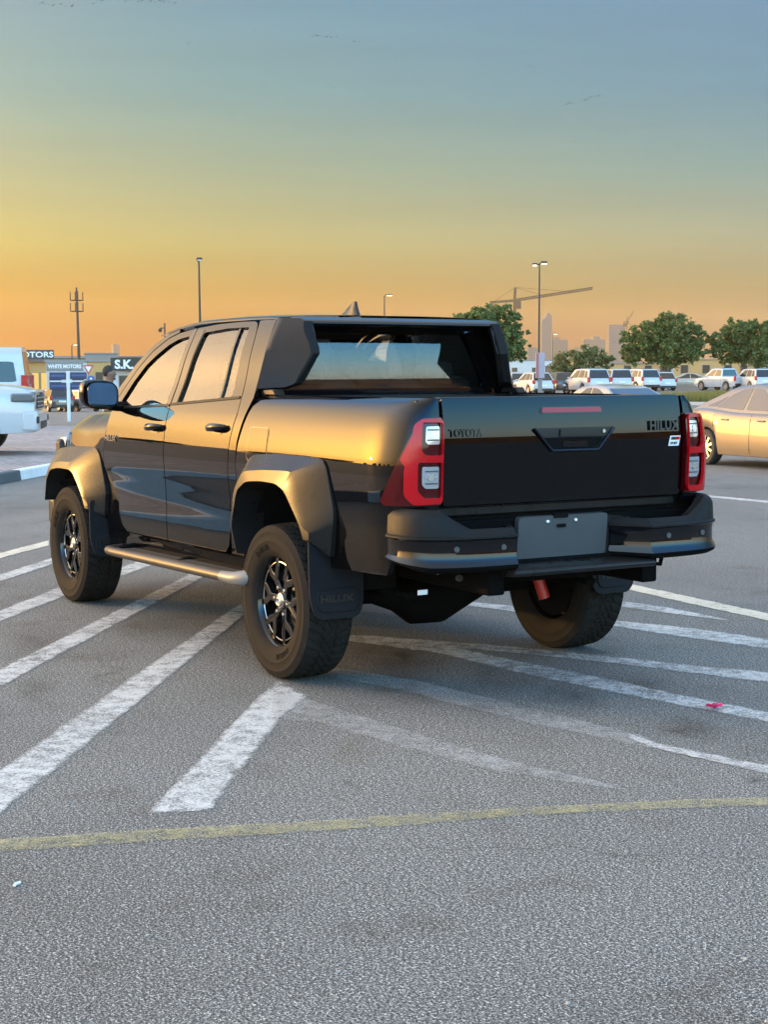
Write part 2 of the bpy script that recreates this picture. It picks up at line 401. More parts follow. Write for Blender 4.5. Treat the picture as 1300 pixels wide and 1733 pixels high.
# brake light, handle, badges on the tailgate
bl = poly_patch('brake_light', rpoly([(.165,1.331),(.158,1.362),(-.186,1.362),(-.193,1.331)], .012, 4), ftail, M_['gloss'], truck, .1, .05, .006, hint=(-1,0,0), off=.003)
poly_patch('lens', rpoly([(.158,1.335),(.152,1.358),(-.180,1.358),(-.186,1.335)], .009, 4), ftail, M_['redpale'], bl, .1, .05, .004, hint=(-1,0,0), off=.007)
hd = poly_patch('tailgate_handle', [(.205,1.266),(-.250,1.266),(-.156,1.160),(.108,1.160)], ftail, M_['satin'], truck, .1, .05, .006, hint=(-1,0,0), off=.005)
poly_patch('recess', [(.155,1.222),(-.205,1.222),(-.142,1.170),(.098,1.170)], ftail, M_['void'], hd, .1, .05, .003, hint=(-1,0,0), off=.008)
poly_patch('flap', rpoly([(.066,1.226),(.062,1.259),(-.158,1.259),(-.158,1.226)], .006, 3), ftail, M_['satin'], hd, .1, .05, .008, hint=(-1,0,0), off=.014)
bm = bmesh.new()
tr = [ftail(.205,1.262), ftail(.108,1.162), ftail(-.156,1.162), ftail(-.250,1.262)]
tube(bm, [(p[0]-.009, p[1], p[2]) for p in tr], .0075, 8); obj('trim_strip', bm, M_['gloss'], hd)
bm = bmesh.new(); p = ftail(-.19,1.247); cyl(bm, (p[0]-.004,p[1],p[2]), (p[0]-.012,p[1],p[2]), .0085, seg=18); obj('key_barrel', bm, M_['steel'], hd)
poly_patch('pull_bar', rpoly([(.05,1.205),(.05,1.178),(-.09,1.178),(-.09,1.205)], .006, 3), ftail, M_['gloss'], hd, .1, .05, .006, hint=(-1,0,0), off=.012)
def tail_mtx(v, z, tilt=0):    # text x -> -v, y -> up, z -> rearwards
    p = ftail(v, z)
    sl = (ftail(v, z+.01)[0]-ftail(v, z-.01)[0])/.02
    X = Vector((0,-1,0)); Y = Vector((sl,0,1)).normalized(); Z = X.cross(Y)
    m = Matrix((X, Y, Z)).transposed().to_4x4(); m.translation = Vector(p) + Z*.004; return m
text_mesh('maker_lettering', 'TOYOTA', .048, M_['badge'], tg, tail_mtx(.652, 1.236), .010, bold=.0012, width=.172, spacing=1.05)
text_mesh('model_lettering', 'HILUX', .060, M_['badge'], tg, tail_mtx(-.470, 1.245), .014, bold=.0022, width=.180, spacing=1.1)
sticker = poly_patch('trim_badge', [(-.607,1.214),(-.672,1.214),(-.660,1.166),(-.595,1.166)], ftail, M_['white'], truck, .1, .05, .003, hint=(-1,0,0), off=.004)
poly_patch('black_block', [(-.613,1.209),(-.640,1.209),(-.636,1.195),(-.609,1.195)], ftail, M_['badge'], sticker, .1, .05, .002, hint=(-1,0,0), off=.0055)
poly_patch('red_block', [(-.640,1.209),(-.667,1.209),(-.663,1.195),(-.636,1.195)], ftail, M_['red'], sticker, .1, .05, .002, hint=(-1,0,0), off=.0055)
text_mesh('sport_lettering', 'SPORT', .018, M_['badge'], sticker, tail_mtx(-.604, 1.173), .003, width=.046, shear=.2)
# ---- tail lamps
def lamp(mirror):
    body = rpoly([(.865,.955,.03),(.955,1.085,.05),(1.045,1.225,.05),(1.105,1.300,.05),(1.14,1.318,.03),(1.256,1.322,.004),(1.256,.940,.004),(.885,.936,.015)], .03, 5)
    a = dict(hint=(-.7,.7,0), mirror=mirror)
    L0 = poly_patch('tail_lamp', body, fbed, M_['reddeep'], truck, .02, .03, .03, off=.016, **a)
    # bright red band: top bar, middle and bottom bars round the two clear units
    ring = rpoly([(1.085,1.286),(1.135,1.312),(1.254,1.316),(1.254,.946),(1.10,.944),(1.045,.985),(1.045,1.10),(1.075,1.15)], .02, 4)
    h1 = rpoly([(1.140,1.298),(1.2525,1.298),(1.2525,1.160),(1.168,1.160),(1.140,1.184)], .012, 3)
    h2 = rpoly([(1.128,1.130),(1.2525,1.130),(1.2525,.974),(1.166,.974),(1.128,1.006)], .012, 3)
    poly_patch('red_band', ring, fbed, M_['red'], L0, .02, .04, .014, holes=[h1, h2], off=.036, **a)
    side = rpoly([(.885,.962),(.965,1.085),(1.035,1.085),(1.02,1.00),(.99,.985),(.97,.955)], .012, 3)
    poly_patch('side_reflector', side, fbed, M_['reddeep'], L0, .02, .04, .004, off=.0195, **a)
    up_ = rpoly([(1.055,1.10),(1.005,1.14),(1.06,1.225),(1.10,1.275),(1.115,1.262),(1.075,1.19)], .012, 3)
    poly_patch('side_marker', up_, fbed, M_['red'], L0, .02, .04, .004, off=.021, **a)
    for q in ([(1.166,1.282),(1.246,1.284),(1.246,1.206),(1.184,1.206),(1.166,1.218)], [(1.156,1.110),(1.246,1.110),(1.246,1.014),(1.178,1.014),(1.156,1.032)]):
        c = poly_patch('clear_unit', rpoly(q, .008, 3), fbed, M_['clear'], L0, .03, .03, .010, off=.0195, **a)
        zs = [p[1] for p in q]; z0, z1 = min(zs), max(zs)
        for k in range(3):     # reflector ribs behind the lens
            zz = z0 + (z1-z0)*(.2+.28*k)
            poly_patch('rib', [(1.175,zz),(1.242,zz),(1.242,zz+.006),(1.175,zz+.006)], fbed, M_['sensor' if k != 1 else 'steel'], L0, .03, .03, .002, off=.0225, **a)
        poly_patch('bulb', rpoly([(1.193,(z0+z1)/2-.014),(1.222,(z0+z1)/2-.014),(1.222,(z0+z1)/2+.016),(1.193,(z0+z1)/2+.016)], .012, 4), fbed, M_['steel'], L0, .03, .03, .003, off=.024, **a)
    return L0
lamp(False); lamp(True)
# ---- cab doors and side panels
def sides(mirror):
    a = dict(mirror=mirror)
    fd = [(2.535,1.04),(2.505,1.112),(2.495,1.176),(2.448,1.285),(2.43,1.335),(2.36,1.43),(2.24,1.54),(2.07,1.655),(1.90,1.727),(1.77,1.757),(1.54,1.781),(1.533,1.70),(1.535,1.46),(1.540,1.337),(1.545,1.10),(1.558,.60),(1.565,.545),(2.555,.545),(2.562,.70)]
    fw_ = [(2.36,1.315),(2.24,1.470),(2.12,1.565),(2.00,1.628),(1.86,1.690),(1.74,1.722),(1.594,1.737),(1.590,1.70),(1.598,1.336)]
    rd = [(1.536,1.10),(1.531,1.337),(1.526,1.46),(1.524,1.70),(1.530,1.781),(1.25,1.796),(.95,1.801),(.73,1.797,.05),(.690,1.70),(.655,1.56),(.618,1.40),(.600,1.31),(.640,1.164),(.662,.99),(.664,.68),(.69,.60),(.74,.56),(1.556,.545),(1.549,.60)]
    rw_ = [(1.445,1.345),(1.425,1.60),(1.405,1.752),(1.10,1.769),(.815,1.768),(.760,1.50),(.735,1.395)]
    d1 = poly_patch('front_door', rpoly(fd, .012, 2), fside, P_, truck, .04, .025, .03, holes=[rpoly(fw_, .02, 3)], **a)
    d2 = poly_patch('rear_door', rpoly(rd, .012, 2), fside, P_, truck, .04, .025, .03, holes=[rpoly(rw_, .02, 3)], **a)
    def grow(pts, k):
        c = Vector((sum(p[0] for p in pts)/len(pts), sum(p[1] for p in pts)/len(pts)))
        return [tuple(c+(Vector(p)-c)*k) for p in pts]
    poly_patch('front_window', grow(fw_, 1.03), fside, M_['sideglass'], d1, .06, .04, 0, off=-.014, **a)
    poly_patch('rear_window', grow(rw_, 1.03), fside, M_['sideglass'], d2, .06, .04, 0, off=-.014, **a)
    # window weather strips and the divider of the rear window
    for d_, q in ((d1, [(2.40,1.300),(1.545,1.330),(1.545,1.343),(2.38,1.314)]), (d2, [(1.530,1.335),(.63,1.384),(.63,1.398),(1.530,1.348)])):
        poly_patch('belt_seal', q, fside, M_['matte'], d_, .05, .05, .004, off=.004, **a)
    poly_patch('window_divider', [(.905,1.39),(.885,1.39),(.930,1.765),(.955,1.765)], fside, M_['gloss'], d2, .05, .05, .01, off=-.004, **a)
    poly_patch('pillar_trim', rpoly([(1.600,1.337),(1.542,1.340),(1.530,1.72),(1.532,1.775),(1.585,1.77),(1.588,1.70)], .006, 2), fside, M_['gloss'], d1, .05, .05, .002, off=.002, **a)
    poly_patch('pillar_trim', rpoly([(1.526,1.345),(1.452,1.348),(1.434,1.60),(1.412,1.77),(1.520,1.775)], .006, 2), fside, M_['gloss'], d2, .05, .05, .002, off=.002, **a)
    # door handles: cup and grip
    for d_, (hu, hz) in ((d1, (1.690,1.200)), (d2, (.806,1.222))):
        cup = rpoly([(hu-.065,hz-.03),(hu+.065,hz-.03),(hu+.065,hz+.025),(hu-.065,hz+.025)], .03, 5)
        c = poly_patch('handle_cup', cup, fside, M_['gloss'], d_, .05, .05, .002, off=.0025, **a)
        bm = bmesh.new(); pts = []; rr = []
        for k in range(9):
            t = k/8; u = hu+.115-.23*t; s = math.sin(PI*t)
            pts.append((u, Ycab(hz)+.004+.034*s**.6, hz+.006+.012*(t-.5))); rr.append(.007+.011*s**.7)
        tube(bm, pts, rr, 10)
        for v in bm.verts: v.co.z = (v.co.z-hz)*1.25+hz
        if mirror:
            for v in bm.verts: v.co.y *= -1
        obj('handle', bm, M_['gloss'], d_)
    # quarter panel behind the rear door, sill, front fender, A pillar
    qp = [(.592,1.30),(.610,1.40),(.647,1.56),(.682,1.70),(.72,1.80),(.55,1.806),(.525,1.80),(.49,1.60),(.475,1.43),(.468,1.39),(.55,1.16),(.557,1.05),(.56,.60),(.656,.585),(.656,.68),(.654,.99),(.632,1.164)]
    poly_patch('cab_corner', qp, fside, P_, truck, .05, .03, .03, **a)
    poly_patch('sill', [(2.60,.415),(2.60,.538),(1.56,.538),(.69,.552),(.66,.575),(.52,.575),(.52,.44)], lambda u, z: (u, Ycab(z)-.006+ .02*max(0,(.52-z)/.1), z), P_, truck, .08, .03, .03, **a)
    ap = [(2.455,1.295),(2.436,1.34),(2.366,1.435),(2.246,1.546),(2.075,1.662),(1.905,1.734),(1.78,1.763),(1.80,1.79),(1.93,1.760),(2.11,1.69),(2.29,1.575),(2.43,1.455),(2.56,1.345),(2.60,1.29)]
    poly_patch('windscreen_pillar', ap, fside, P_, truck, .05, .03, .03, **a)
    return d1
def zhood(u): return 1.262 - .03*max(0, u-2.6) - .13*max(0, u-3.05)**1.5 - .55*max(0, u-3.55)**2
def fend(u, z):
    y = Ycab(min(z,1.29)) - .19*max(0, (u-2.75)/1.1)**2.2
    zt = zhood(u); k = max(0, (z-(zt-.10))/.10)
    y -= min(1, max(0,(u-2.50)/.35))*.16*max(0, z-.93)**1.25
    return (u, y - .06*k*k - .02*k, z)
fend_poly = [(2.570,.70),(2.543,1.04),(2.513,1.112),(2.503,1.176),(2.458,1.283),(2.60,1.262)] + [(2.6+.1*i, zhood(2.6+.1*i)) for i in range(1,13)] + [(3.86,.90),(3.80,.72),(3.50,.72),(3.47,.84),(3.38,.93),(3.24,.98),(2.92,.98),(2.78,.92),(2.66,.74),(2.64,.60),(2.57,.60)]
for mi in (False, True):
    d1 = sides(mi)
    fe = poly_patch('front_fender', fend_poly, fend, P_, truck, .04, .03, .02, mirror=mi)
    if not mi:
        X = Vector((-1,0,0)); Z = Vector((0,1,0)); Y_ = Vector((0,0,1)); m = Matrix((X, Y_, Z)).transposed().to_4x4(); m.translation = (2.505, Ycab(1.12)+.004, 1.100)
        text_mesh('model_lettering', 'HILUX', .052, M_['chrome'], d1, m, .006, bold=.001, width=.20, shear=.15)
def hood_fn(s, t):
    u = 2.58 + 1.22*s; y0 = fend(u, zhood(u))[1]; v = y0*(1-2*t); k = 1-(v/y0)**2 if y0 else 0
    return (u, v, zhood(u) + .055*k**.6)
bm = bmesh.new(); grid(bm, hood_fn, 20, 24); obj('bonnet', bm, P_, truck)
bm = bmesh.new()
box(bm, (.12,1.56,.52), (3.80,0,.80)); box(bm, (.10,1.30,.30), (3.87,0,.85)); box(bm, (.16,1.66,.20), (3.82,0,.55)); obj('front_bumper', bm, M_['satin'], truck, bevel=.03)
for s in (1,-1):
    bm = bmesh.new(); box(bm, (.16,.30,.12), (3.80,s*.60,1.02)); obj('headlight', bm, M_['clear'], truck, bevel=.03)
# ---- roof, windscreen, back wall
def zroof(u): return interp([.46,.60,1.0,1.4,1.75,2.0,2.12],[1.826,1.836,1.846,1.842,1.818,1.778,1.748])(u)
def roof_fn(s, t):
    u = .50 + 1.53*s; z1 = zroof(u); y0 = Ycab(min(1.80, z1-.032)) + .002; z0 = min(z1-.03, 1.808)
    th = PI*t; c = math.cos(th); s_ = math.sin(th); n = 3.2
    return (u + .05*(1-abs(2*t-1)**2)*s, y0*math.copysign(abs(c)**(2/n), c), z0 + (z1-z0)*s_**(2/n))
bm = bmesh.new(); grid(bm, roof_fn, 28, 36); obj('roof', bm, P_, truck, smooth=60)
def ws_fn(s, t):
    z = 1.755 + (1.275-1.755)*s; v0 = Ycab(z)-.02; v = v0*(1-2*t); u0 = interp([1.27,1.35,1.46,1.58,1.69,1.76],[2.66,2.56,2.43,2.29,2.11,1.95])(z)
    return (u0 + .16*(1-(v/v0)**2), v, z)
bm = bmesh.new(); grid(bm, ws_fn, 12, 16); obj('windscreen', bm, M_['screen'], truck)
# back wall with its window opening
bw = lambda v, z: (.530 + .36*max(0, z-1.45)**2 + .012*(v/.66)**2, v, z)
wall = [(-.86,.62),(-.86,1.05),(-.82,1.36),(-.76,1.60),(-.66,1.79),(-.62,1.815),(.62,1.815),(.66,1.79),(.76,1.60),(.82,1.36),(.86,1.05),(.86,.62)]
rwin = rpoly([(-.66,1.435),(-.545,1.735),(.545,1.735),(.66,1.435)], .04, 4)
wl = poly_patch('cab_back_wall', wall, bw, M_['gloss'], truck, .1, .08, .03, holes=[rwin], hint=(-1,0,0))
bg_ = poly_patch('back_window', [(-.675,1.425),(-.55,1.745),(.55,1.745),(.675,1.425)], bw, M_['glass'], truck, .1, .08, 0, hint=(-1,0,0), off=-.006)
bm = bmesh.new()
for k in range(11):
    z = 1.46+.024*k; p = bw(0,z); h = .62-.36*(z-1.46)
    box(bm, (.0012,2*h*.95,.0012), (p[0]+.012,0,z))
obj('heater_lines', bm, M_['dark'], bg_, smooth=0)
bm = bmesh.new(); box(bm, (.06,1.22,.05), (.60,0,1.775)); box(bm, (.05,.42,.02), (.55,0,1.752)); obj('window_header', bm, M_['void'], wl, bevel=.006)
# shark fin aerial
bm = bmesh.new()
prof = [(0,.5,.0),(.05,1.0,.22),(.11,1.0,.58),(.155,.9,.88),(.180,.75,1.0),(.205,.6,.97),(.235,.5,.0)]
ver = []
for u, w_, h in prof:
    x = 1.09-u; zr = zroof(x)-.004
    ring = [bm.verts.new((x, y*.032*max(.25,w_) - .02, zr + hh*.085*h)) for y, hh in ((-1,0),(-.62,.5),(-.16,1),(.16,1),(.62,.5),(1,0))]; ver.append(ring)
for a, b in zip(ver, ver[1:]):
    for k in range(5): bm.faces.new((a[k], a[k+1], b[k+1], b[k]))
bm.faces.new(ver[0]); bm.faces.new(ver[-1][::-1]); obj('shark_fin_aerial', bm, M_['gloss'], truck, smooth=50)
# ---- sports bar: two sail panels that toe in behind the cab corners, and the hoop across the roof
def fs(u, z):
    k = .47 + .30*(1.78-z)/.33
    return (u, Ycab(z)+.008 - k*max(0, .475-u), z)
for s in (1,-1):
    sail = [(.468,1.437),(.335,1.446),(.297,1.465),(.235,1.62),(.248,1.66),(.305,1.745),(.315,1.785),(.35,1.803),(.480,1.806),(.489,1.795),(.472,1.60)]
    o = poly_patch('sail_panel', rpoly(sail, .012, 3), fs, M_['satin'], truck, .05, .04, .05, mirror=(s < 0), off=.004)
    rim = [(.335,1.446),(.297,1.465),(.235,1.62),(.248,1.66),(.305,1.745),(.315,1.788)]
    bm = bmesh.new(); v0 = []
    for u, z in rim:
        y = fs(u, z)[1]; v0.append([bm.verts.new((u, s*(y+.004), z)), bm.verts.new((u-.010, s*(y-.010), z+.001)), bm.verts.new((u-.002, s*(y-.05), z)), bm.verts.new((u+.05, s*(y-.05), z))])
    for a, b in zip(v0, v0[1:]):
        for k in range(3): bm.faces.new((a[k], a[k+1], b[k+1], b[k]))
    for e in (v0[0], v0[-1]): bm.faces.new(e)
    obj('rear_edge', bm, M_['matte'], o, bevel=.004)
    bm = bmesh.new(); prism(bm, [(.47,1.44),(.335,1.45),(.25,1.62),(.32,1.77),(.47,1.79)], lambda a,b,c: (a, s*(fs(a,b)[1]-.045-c), b), .02); obj('inner_skin', bm, M_['gloss'], o, bevel=.004)
    bm = bmesh.new(); prism(bm, [(.47,1.405),(.30,1.405),(.33,1.436),(.45,1.436)], lambda a,b,c: (a, s*(.79-c), b), .06); obj('foot_bracket', bm, M_['satin'], o, bevel=.006)
bm = bmesh.new()
prism(bm, [(.325,1.765),(.315,1.780),(.335,1.797),(.40,1.812),(.50,1.815),(.50,1.775)], lambda a,b,c: (a, .610-c, b), 1.22)
obj('roof_hoop', bm, M_['gloss'], truck, bevel=.010, seg=3)
# ---- wheel arch flares
def flare(rows, mirror, name='wheel_arch_flare'):
    """rows: matched outlines, each a list of (u, z) with one v"""
    def chaikin(p):
        out = [p[0]]
        for i in range(len(p)-1):
            a, b = Vector(p[i]), Vector(p[i+1]); out += [tuple(a*.86+b*.14), tuple(a*.14+b*.86)]
        return out + [p[-1]]
    bm = bmesh.new(); V = []
    for v, pts in rows:
        q = chaikin(chaikin(pts))
        V.append([bm.verts.new((p[0], (-v if mirror else v), p[1])) for p in q])
    for a, b in zip(V, V[1:]):
        for k in range(len(a)-1): bm.faces.new((a[k], a[k+1], b[k+1], b[k]))
    for k in (0, -1): bm.faces.new([r[k] for r in V])
    return obj(name, bm, M_['satin'], truck, smooth=24, bevel=.007, seg=3)
rear_rows = [(.82, [(.335,.60),(.40,.735),(.33,.920),(.225,.972),(.06,.985),(-.105,.983),(-.20,.955),(-.35,.812),(-.40,.735)]),
             (1.001,[(.338,.60),(.405,.735),(.335,.923),(.228,.975),(.06,.987),(-.108,.985),(-.203,.957),(-.356,.812),(-.405,.735)]),
             (.990,[(.372,.60),(.441,.735),(.393,.919),(.286,1.024),(.06,1.042),(-.235,1.052),(-.305,1.028),(-.440,.770),(-.440,.735)]),
             (.910,[(.44,.58),(.505,.72),(.475,.95),(.36,1.10),(.06,1.122),(-.425,1.118),(-.470,1.075),(-.545,.86),(-.500,.66)]),
             (.870,[(.44,.58),(.505,.72),(.475,.95),(.36,1.10),(.06,1.122),(-.425,1.118),(-.470,1.075),(-.545,.86),(-.500,.66)])]
front_rows = [(.80, [(3.44,.66),(3.40,.80),(3.32,.872),(3.16,.893),(2.94,.893),(2.86,.870),(2.71,.745),(2.64,.66)]),
              (.996,[(3.445,.66),(3.405,.802),(3.325,.874),(3.16,.895),(2.94,.895),(2.858,.872),(2.704,.745),(2.645,.66)]),
              (.985,[(3.475,.66),(3.445,.83),(3.35,.915),(3.16,.938),(2.90,.945),(2.82,.915),(2.640,.745),(2.610,.66)]),
              (.905,[(3.60,.66),(3.56,.88),(3.42,1.01),(3.16,1.038),(2.68,1.052),(2.60,1.005),(2.50,.78),(2.53,.62)]),
              (.86,[(3.60,.66),(3.56,.88),(3.42,1.01),(3.16,1.038),(2.68,1.052),(2.60,1.005),(2.50,.78),(2.53,.62)])]
for mi in (False, True):
    flare(rear_rows, mi); flare(front_rows, mi)
# wheel wells
for cx, r0 in ((0,.47),(3.085,.47)):
    for s in (1,-1):
        bm = bmesh.new(); N_ = 20
        for i in range(N_):
            t0, t1 = .06+(PI-.12)*i/N_, .06+(PI-.12)*(i+1)/N_
            def p(t, y): return (cx + max(-.42,min(.42,r0*1.02*math.cos(t))), s*y, .44+.58*math.sin(t) if cx == 0 else .40+.53*math.sin(t))
            f = [bm.verts.new(p(t0,.87)), bm.verts.new(p(t1,.87)), bm.verts.new(p(t1,.50)), bm.verts.new(p(t0,.50))]; bm.faces.new(f)
        ring = [bm.verts.new(p(.06+(PI-.12)*i/N_,.50)) for i in range(N_+1)]; bm.faces.new(ring)
        obj('wheel_well', bm, M_['void'], truck, smooth=0)
for s in (1,-1):
    bm = bmesh.new(); box(bm, (.36,.16,.50), (.62,s*.76,.78)); obj('inner_sill_panel', bm, M_['void'], truck, smooth=0)
# mud flaps
for s in (1,-1):
    for u0, front in ((-.415,False),(2.60,True)):
        pl = [(.985,.80 if not front else .72),(.985,.47),(.965,.385),(.93,.350),(.74,.350),(.705,.375),(.69,.44),(.69,.70)]
        bm = bmesh.new(); prism(bm, rpoly(pl, .03, 3), lambda a,b,c: (u0-.03*(.8-b)-c, s*a, b), .012)
        f = obj('mud_flap', bm, M_['flap'], truck, bevel=.004)
        bm = bmesh.new(); prism(bm, rpoly([(.955,.49),(.945,.41),(.92,.385),(.75,.385),(.725,.41),(.72,.47),(.74,.50)], .02, 3), lambda a,b,c: (u0-.03*(.8-b)-.012-c, s*a, b), .008)
        obj('raised_panel', bm, M_['flap'], f, bevel=.006)
        X = Vector((0,-1,0)); Y_ = Vector((.03,0,1)).normalized(); Z = X.cross(Y_); m = Matrix((X, Y_, Z)).transposed().to_4x4(); m.translation = (u0-.03*.34-.020, s*.842+.09, .435)
        text_mesh('lettering', 'HILUX', .045, M_['badge'], f, m, .006, bold=.0015, width=.18)
# ---- rear bumper
def bumper_wing(s, vi):
    path = [(vi,-1.295),(.50,-1.292),(.60,-1.285),(.70,-1.268),(.775,-1.240),(.828,-1.20),(.862,-1.145),(.878,-1.085),(.882,-1.035),(.878,-.985)]
    if s < 0: path[0] = (vi,-1.295)
    pu = interp([i for i in range(10)], [p[0] for p in path]); pw = interp([i for i in range(10)], [p[1] for p in path])
    def sec(k):     # matte top piece, then the gloss insert and lower lip
        top = .838 if k < 2.2 else .838 + .088*min(1, (k-2.2)/1.7)
        return ([(-.075,top-.010),(-.030,top),(-.012,top-.012),(0,top-.035),(.004,.812),(.013,.806),(.013,.798)],
                [(.010,.798),(.003,.790),(.0,.765),(.0,.715),(.005,.700),(.015,.681),(.017,.677)],
                [(.017,.677),(.012,.662),(-.015,.648),(-.06,.645),(-.12,.645)])
    parts = []
    for idx, (nm, mt) in enumerate((('bumper_top', M_['matte']), ('bumper_insert', M_['gloss']), ('bumper_lip', M_['dark']))):
        bm = bmesh.new(); n = 45; rows = []
        for i in range(n+1):
            k = 9*i/n; v, u = pu(k), pw(k); tv, tu = pu(min(9,k+.05))-pu(max(0,k-.05)), pw(min(9,k+.05))-pw(max(0,k-.05))
            l = math.hypot(tv, tu); nv, nu = tu/l, -tv/l
            if k < 1: nv, nu = 0, -1
            sc_ = sec(k)[idx]
            fade = 1 if k < 8.2 else max(.3, 1-(k-8.2))
            lowfade = 0 if k > 6.5 else 0
            rows.append([bm.verts.new((u + nu*d, s*(v + nv*d), z + (max(0, k-4.5)/4.5)*max(0, .72-z)*.75)) for d, z in sc_])
        for a, b in zip(rows, rows[1:]):
            for j in range(len(a)-1): bm.faces.new((a[j], a[j+1], b[j+1], b[j]))
        # return wall at the inner end
        a = rows[0]; b = [bm.verts.new((v.co.x+.19, v.co.y - s*.11, v.co.z)) for v in a]
        for j in range(len(a)-1): bm.faces.new((a[j], a[j+1], b[j+1], b[j]))
        parts.append((nm, bm, mt))
    return parts
rb = bmesh.new()
box(rb, (.16,1.64,.20), (-1.02,0,.76)); box(rb, (.06,.80,.05), (-1.10,0,.645))
bumper = obj('rear_bumper', rb, M_['dark'], truck, bevel=.01)
for s, vi in ((1,.40),(-1,.365)):
    for nm, bm, mt in bumper_wing(s, vi):
        o = obj(nm, bm, mt, bumper, smooth=32)
    for v, u in ((.70,-1.268),(.47,-1.293)):
        bm = bmesh.new(); cyl(bm, (u-.001, s*v, .755), (u-.007, s*v, .755), .0135, .0125, 18); obj('parking_sensor', bm, M_['sensor'], bumper)
bm = bmesh.new()
prism(bm, [(-1.08,.655),(-1.30,.650),(-1.315,.640),(-1.31,.618),(-1.08,.60)], lambda a,b,c: (a,.415-c,b), .80)
obj('bumper_step', bm, M_['satin'], bumper, bevel=.008)
pl = poly_patch('plate_carrier', rpoly([(.275,.668),(.275,.862),(-.235,.862),(-.235,.668)], .02, 4), lambda v, z: (-1.135+.09*(.862-z), v, z), M_['plate'], truck, .2, .1, .03, hint=(-1,0,0))
bm = bmesh.new()
screwm = mat('white_screw', (.8,.8,.8), .3); bm.free()
for v in (.115,-.045): bm = bmesh.new(); cyl(bm, (-1.128,v,.838), (-1.142,v,.838), .0065, seg=12); obj('plate_screw', bm, screwm, pl)
bm = bmesh.new(); box(bm, (.006,.045,.016), (-1.137,.035,.815)); box(bm, (.02,.08,.022), (-1.130,.04,.862)); obj('plate_slot', bm, M_['void'], pl)
poly_patch('recess_side', [(-.235,.655),(-.235,.85),(-.38,.835),(-.38,.655)], lambda v, z: (-1.115+.02*(.862-z), v, z), M_['satin'], bumper, .1, .1, .01, hint=(-1,0,0))
# ---- door mirrors
for s in (1,-1):
    bm = bmesh.new(); c = Vector((2.235, s*1.035, 1.392))
    bmesh.ops.create_uvsphere(bm, u_segments=28, v_segments=18, radius=1)
    for v in bm.verts:
        x, y, z = v.co; q = lambda t, n: math.copysign(abs(t)**n, t)
        v.co = (c.x + (q(x,.8)*.085 if x > 0 else max(x,-.35)*.11), c.y + q(y,.62)*.120, c.z + q(z,.62)*.090 + s*.012*y)
    h = obj('door_mirror', bm, M_['gloss'], truck, smooth=40)
    bm = bmesh.new(); mp = rpoly([(-.098,-.062),(.098,-.066),(.104,.05),(.06,.074),(-.07,.070),(-.104,.03)], .03, 4)
    prism(bm, mp, lambda a,b,cc: (c.x-.0395-.012*0-cc, c.y+a*.98, c.z+b), .003)
    mg = obj('mirror_glass', bm, M_['mirror'], h, smooth=0)
    for v in mg.data.vertices: v.co.x += -.22*(v.co.y-c.y)*s - .022
    bm = bmesh.new(); tube(bm, [(2.29,s*.84,1.318),(2.275,s*.90,1.318),(2.25,s*.97,1.330)], [.034,.032,.036], 12); obj('mirror_arm', bm, M_['gloss'], h)
# ---- side steps
for s in (1,-1):
    bm = bmesh.new()
    tube(bm, [(2.36,s*.84,.425),(2.33,s*.93,.425),(2.27,s*.975,.428),(2.15,s*.985,.43),(.55,s*.985,.458)], .029, 16)
    st = obj('side_step', bm, M_['step'], truck)
    bm = bmesh.new(); tube(bm, [(.55,s*.985,.458),(.42,s*.983,.461),(.33,s*.965,.468),(.27,s*.90,.488),(.25,s*.82,.50)], [.0295,.033,.042,.05,.05], 16); obj('end_cap', bm, M_['stepcap'], st)
    bm = bmesh.new()
    for i in range(2):
        pass
    prism(bm, [(2.24,.448),(.42,.478),(.42,.462),(2.24,.432)], lambda a,b,c: (a, s*(.955-c), b), .105); obj('tread_board', bm, M_['tread'], st, bevel=.004)
    bm = bmesh.new(); prism(bm, [(2.30,.462),(.40,.494),(.40,.470),(2.30,.440)], lambda a,b,c: (a, s*(.852-c), b), .03); obj('inner_rail', bm, M_['step'], st, bevel=.006)
    bm = bmesh.new()
    for u in (2.15,1.3,.5): tube(bm, [(u,s*.60,.50),(u,s*.80,.47),(u,s*.95,.44)], .02, 8)
    obj('step_bracket', bm, M_['dark'], st)
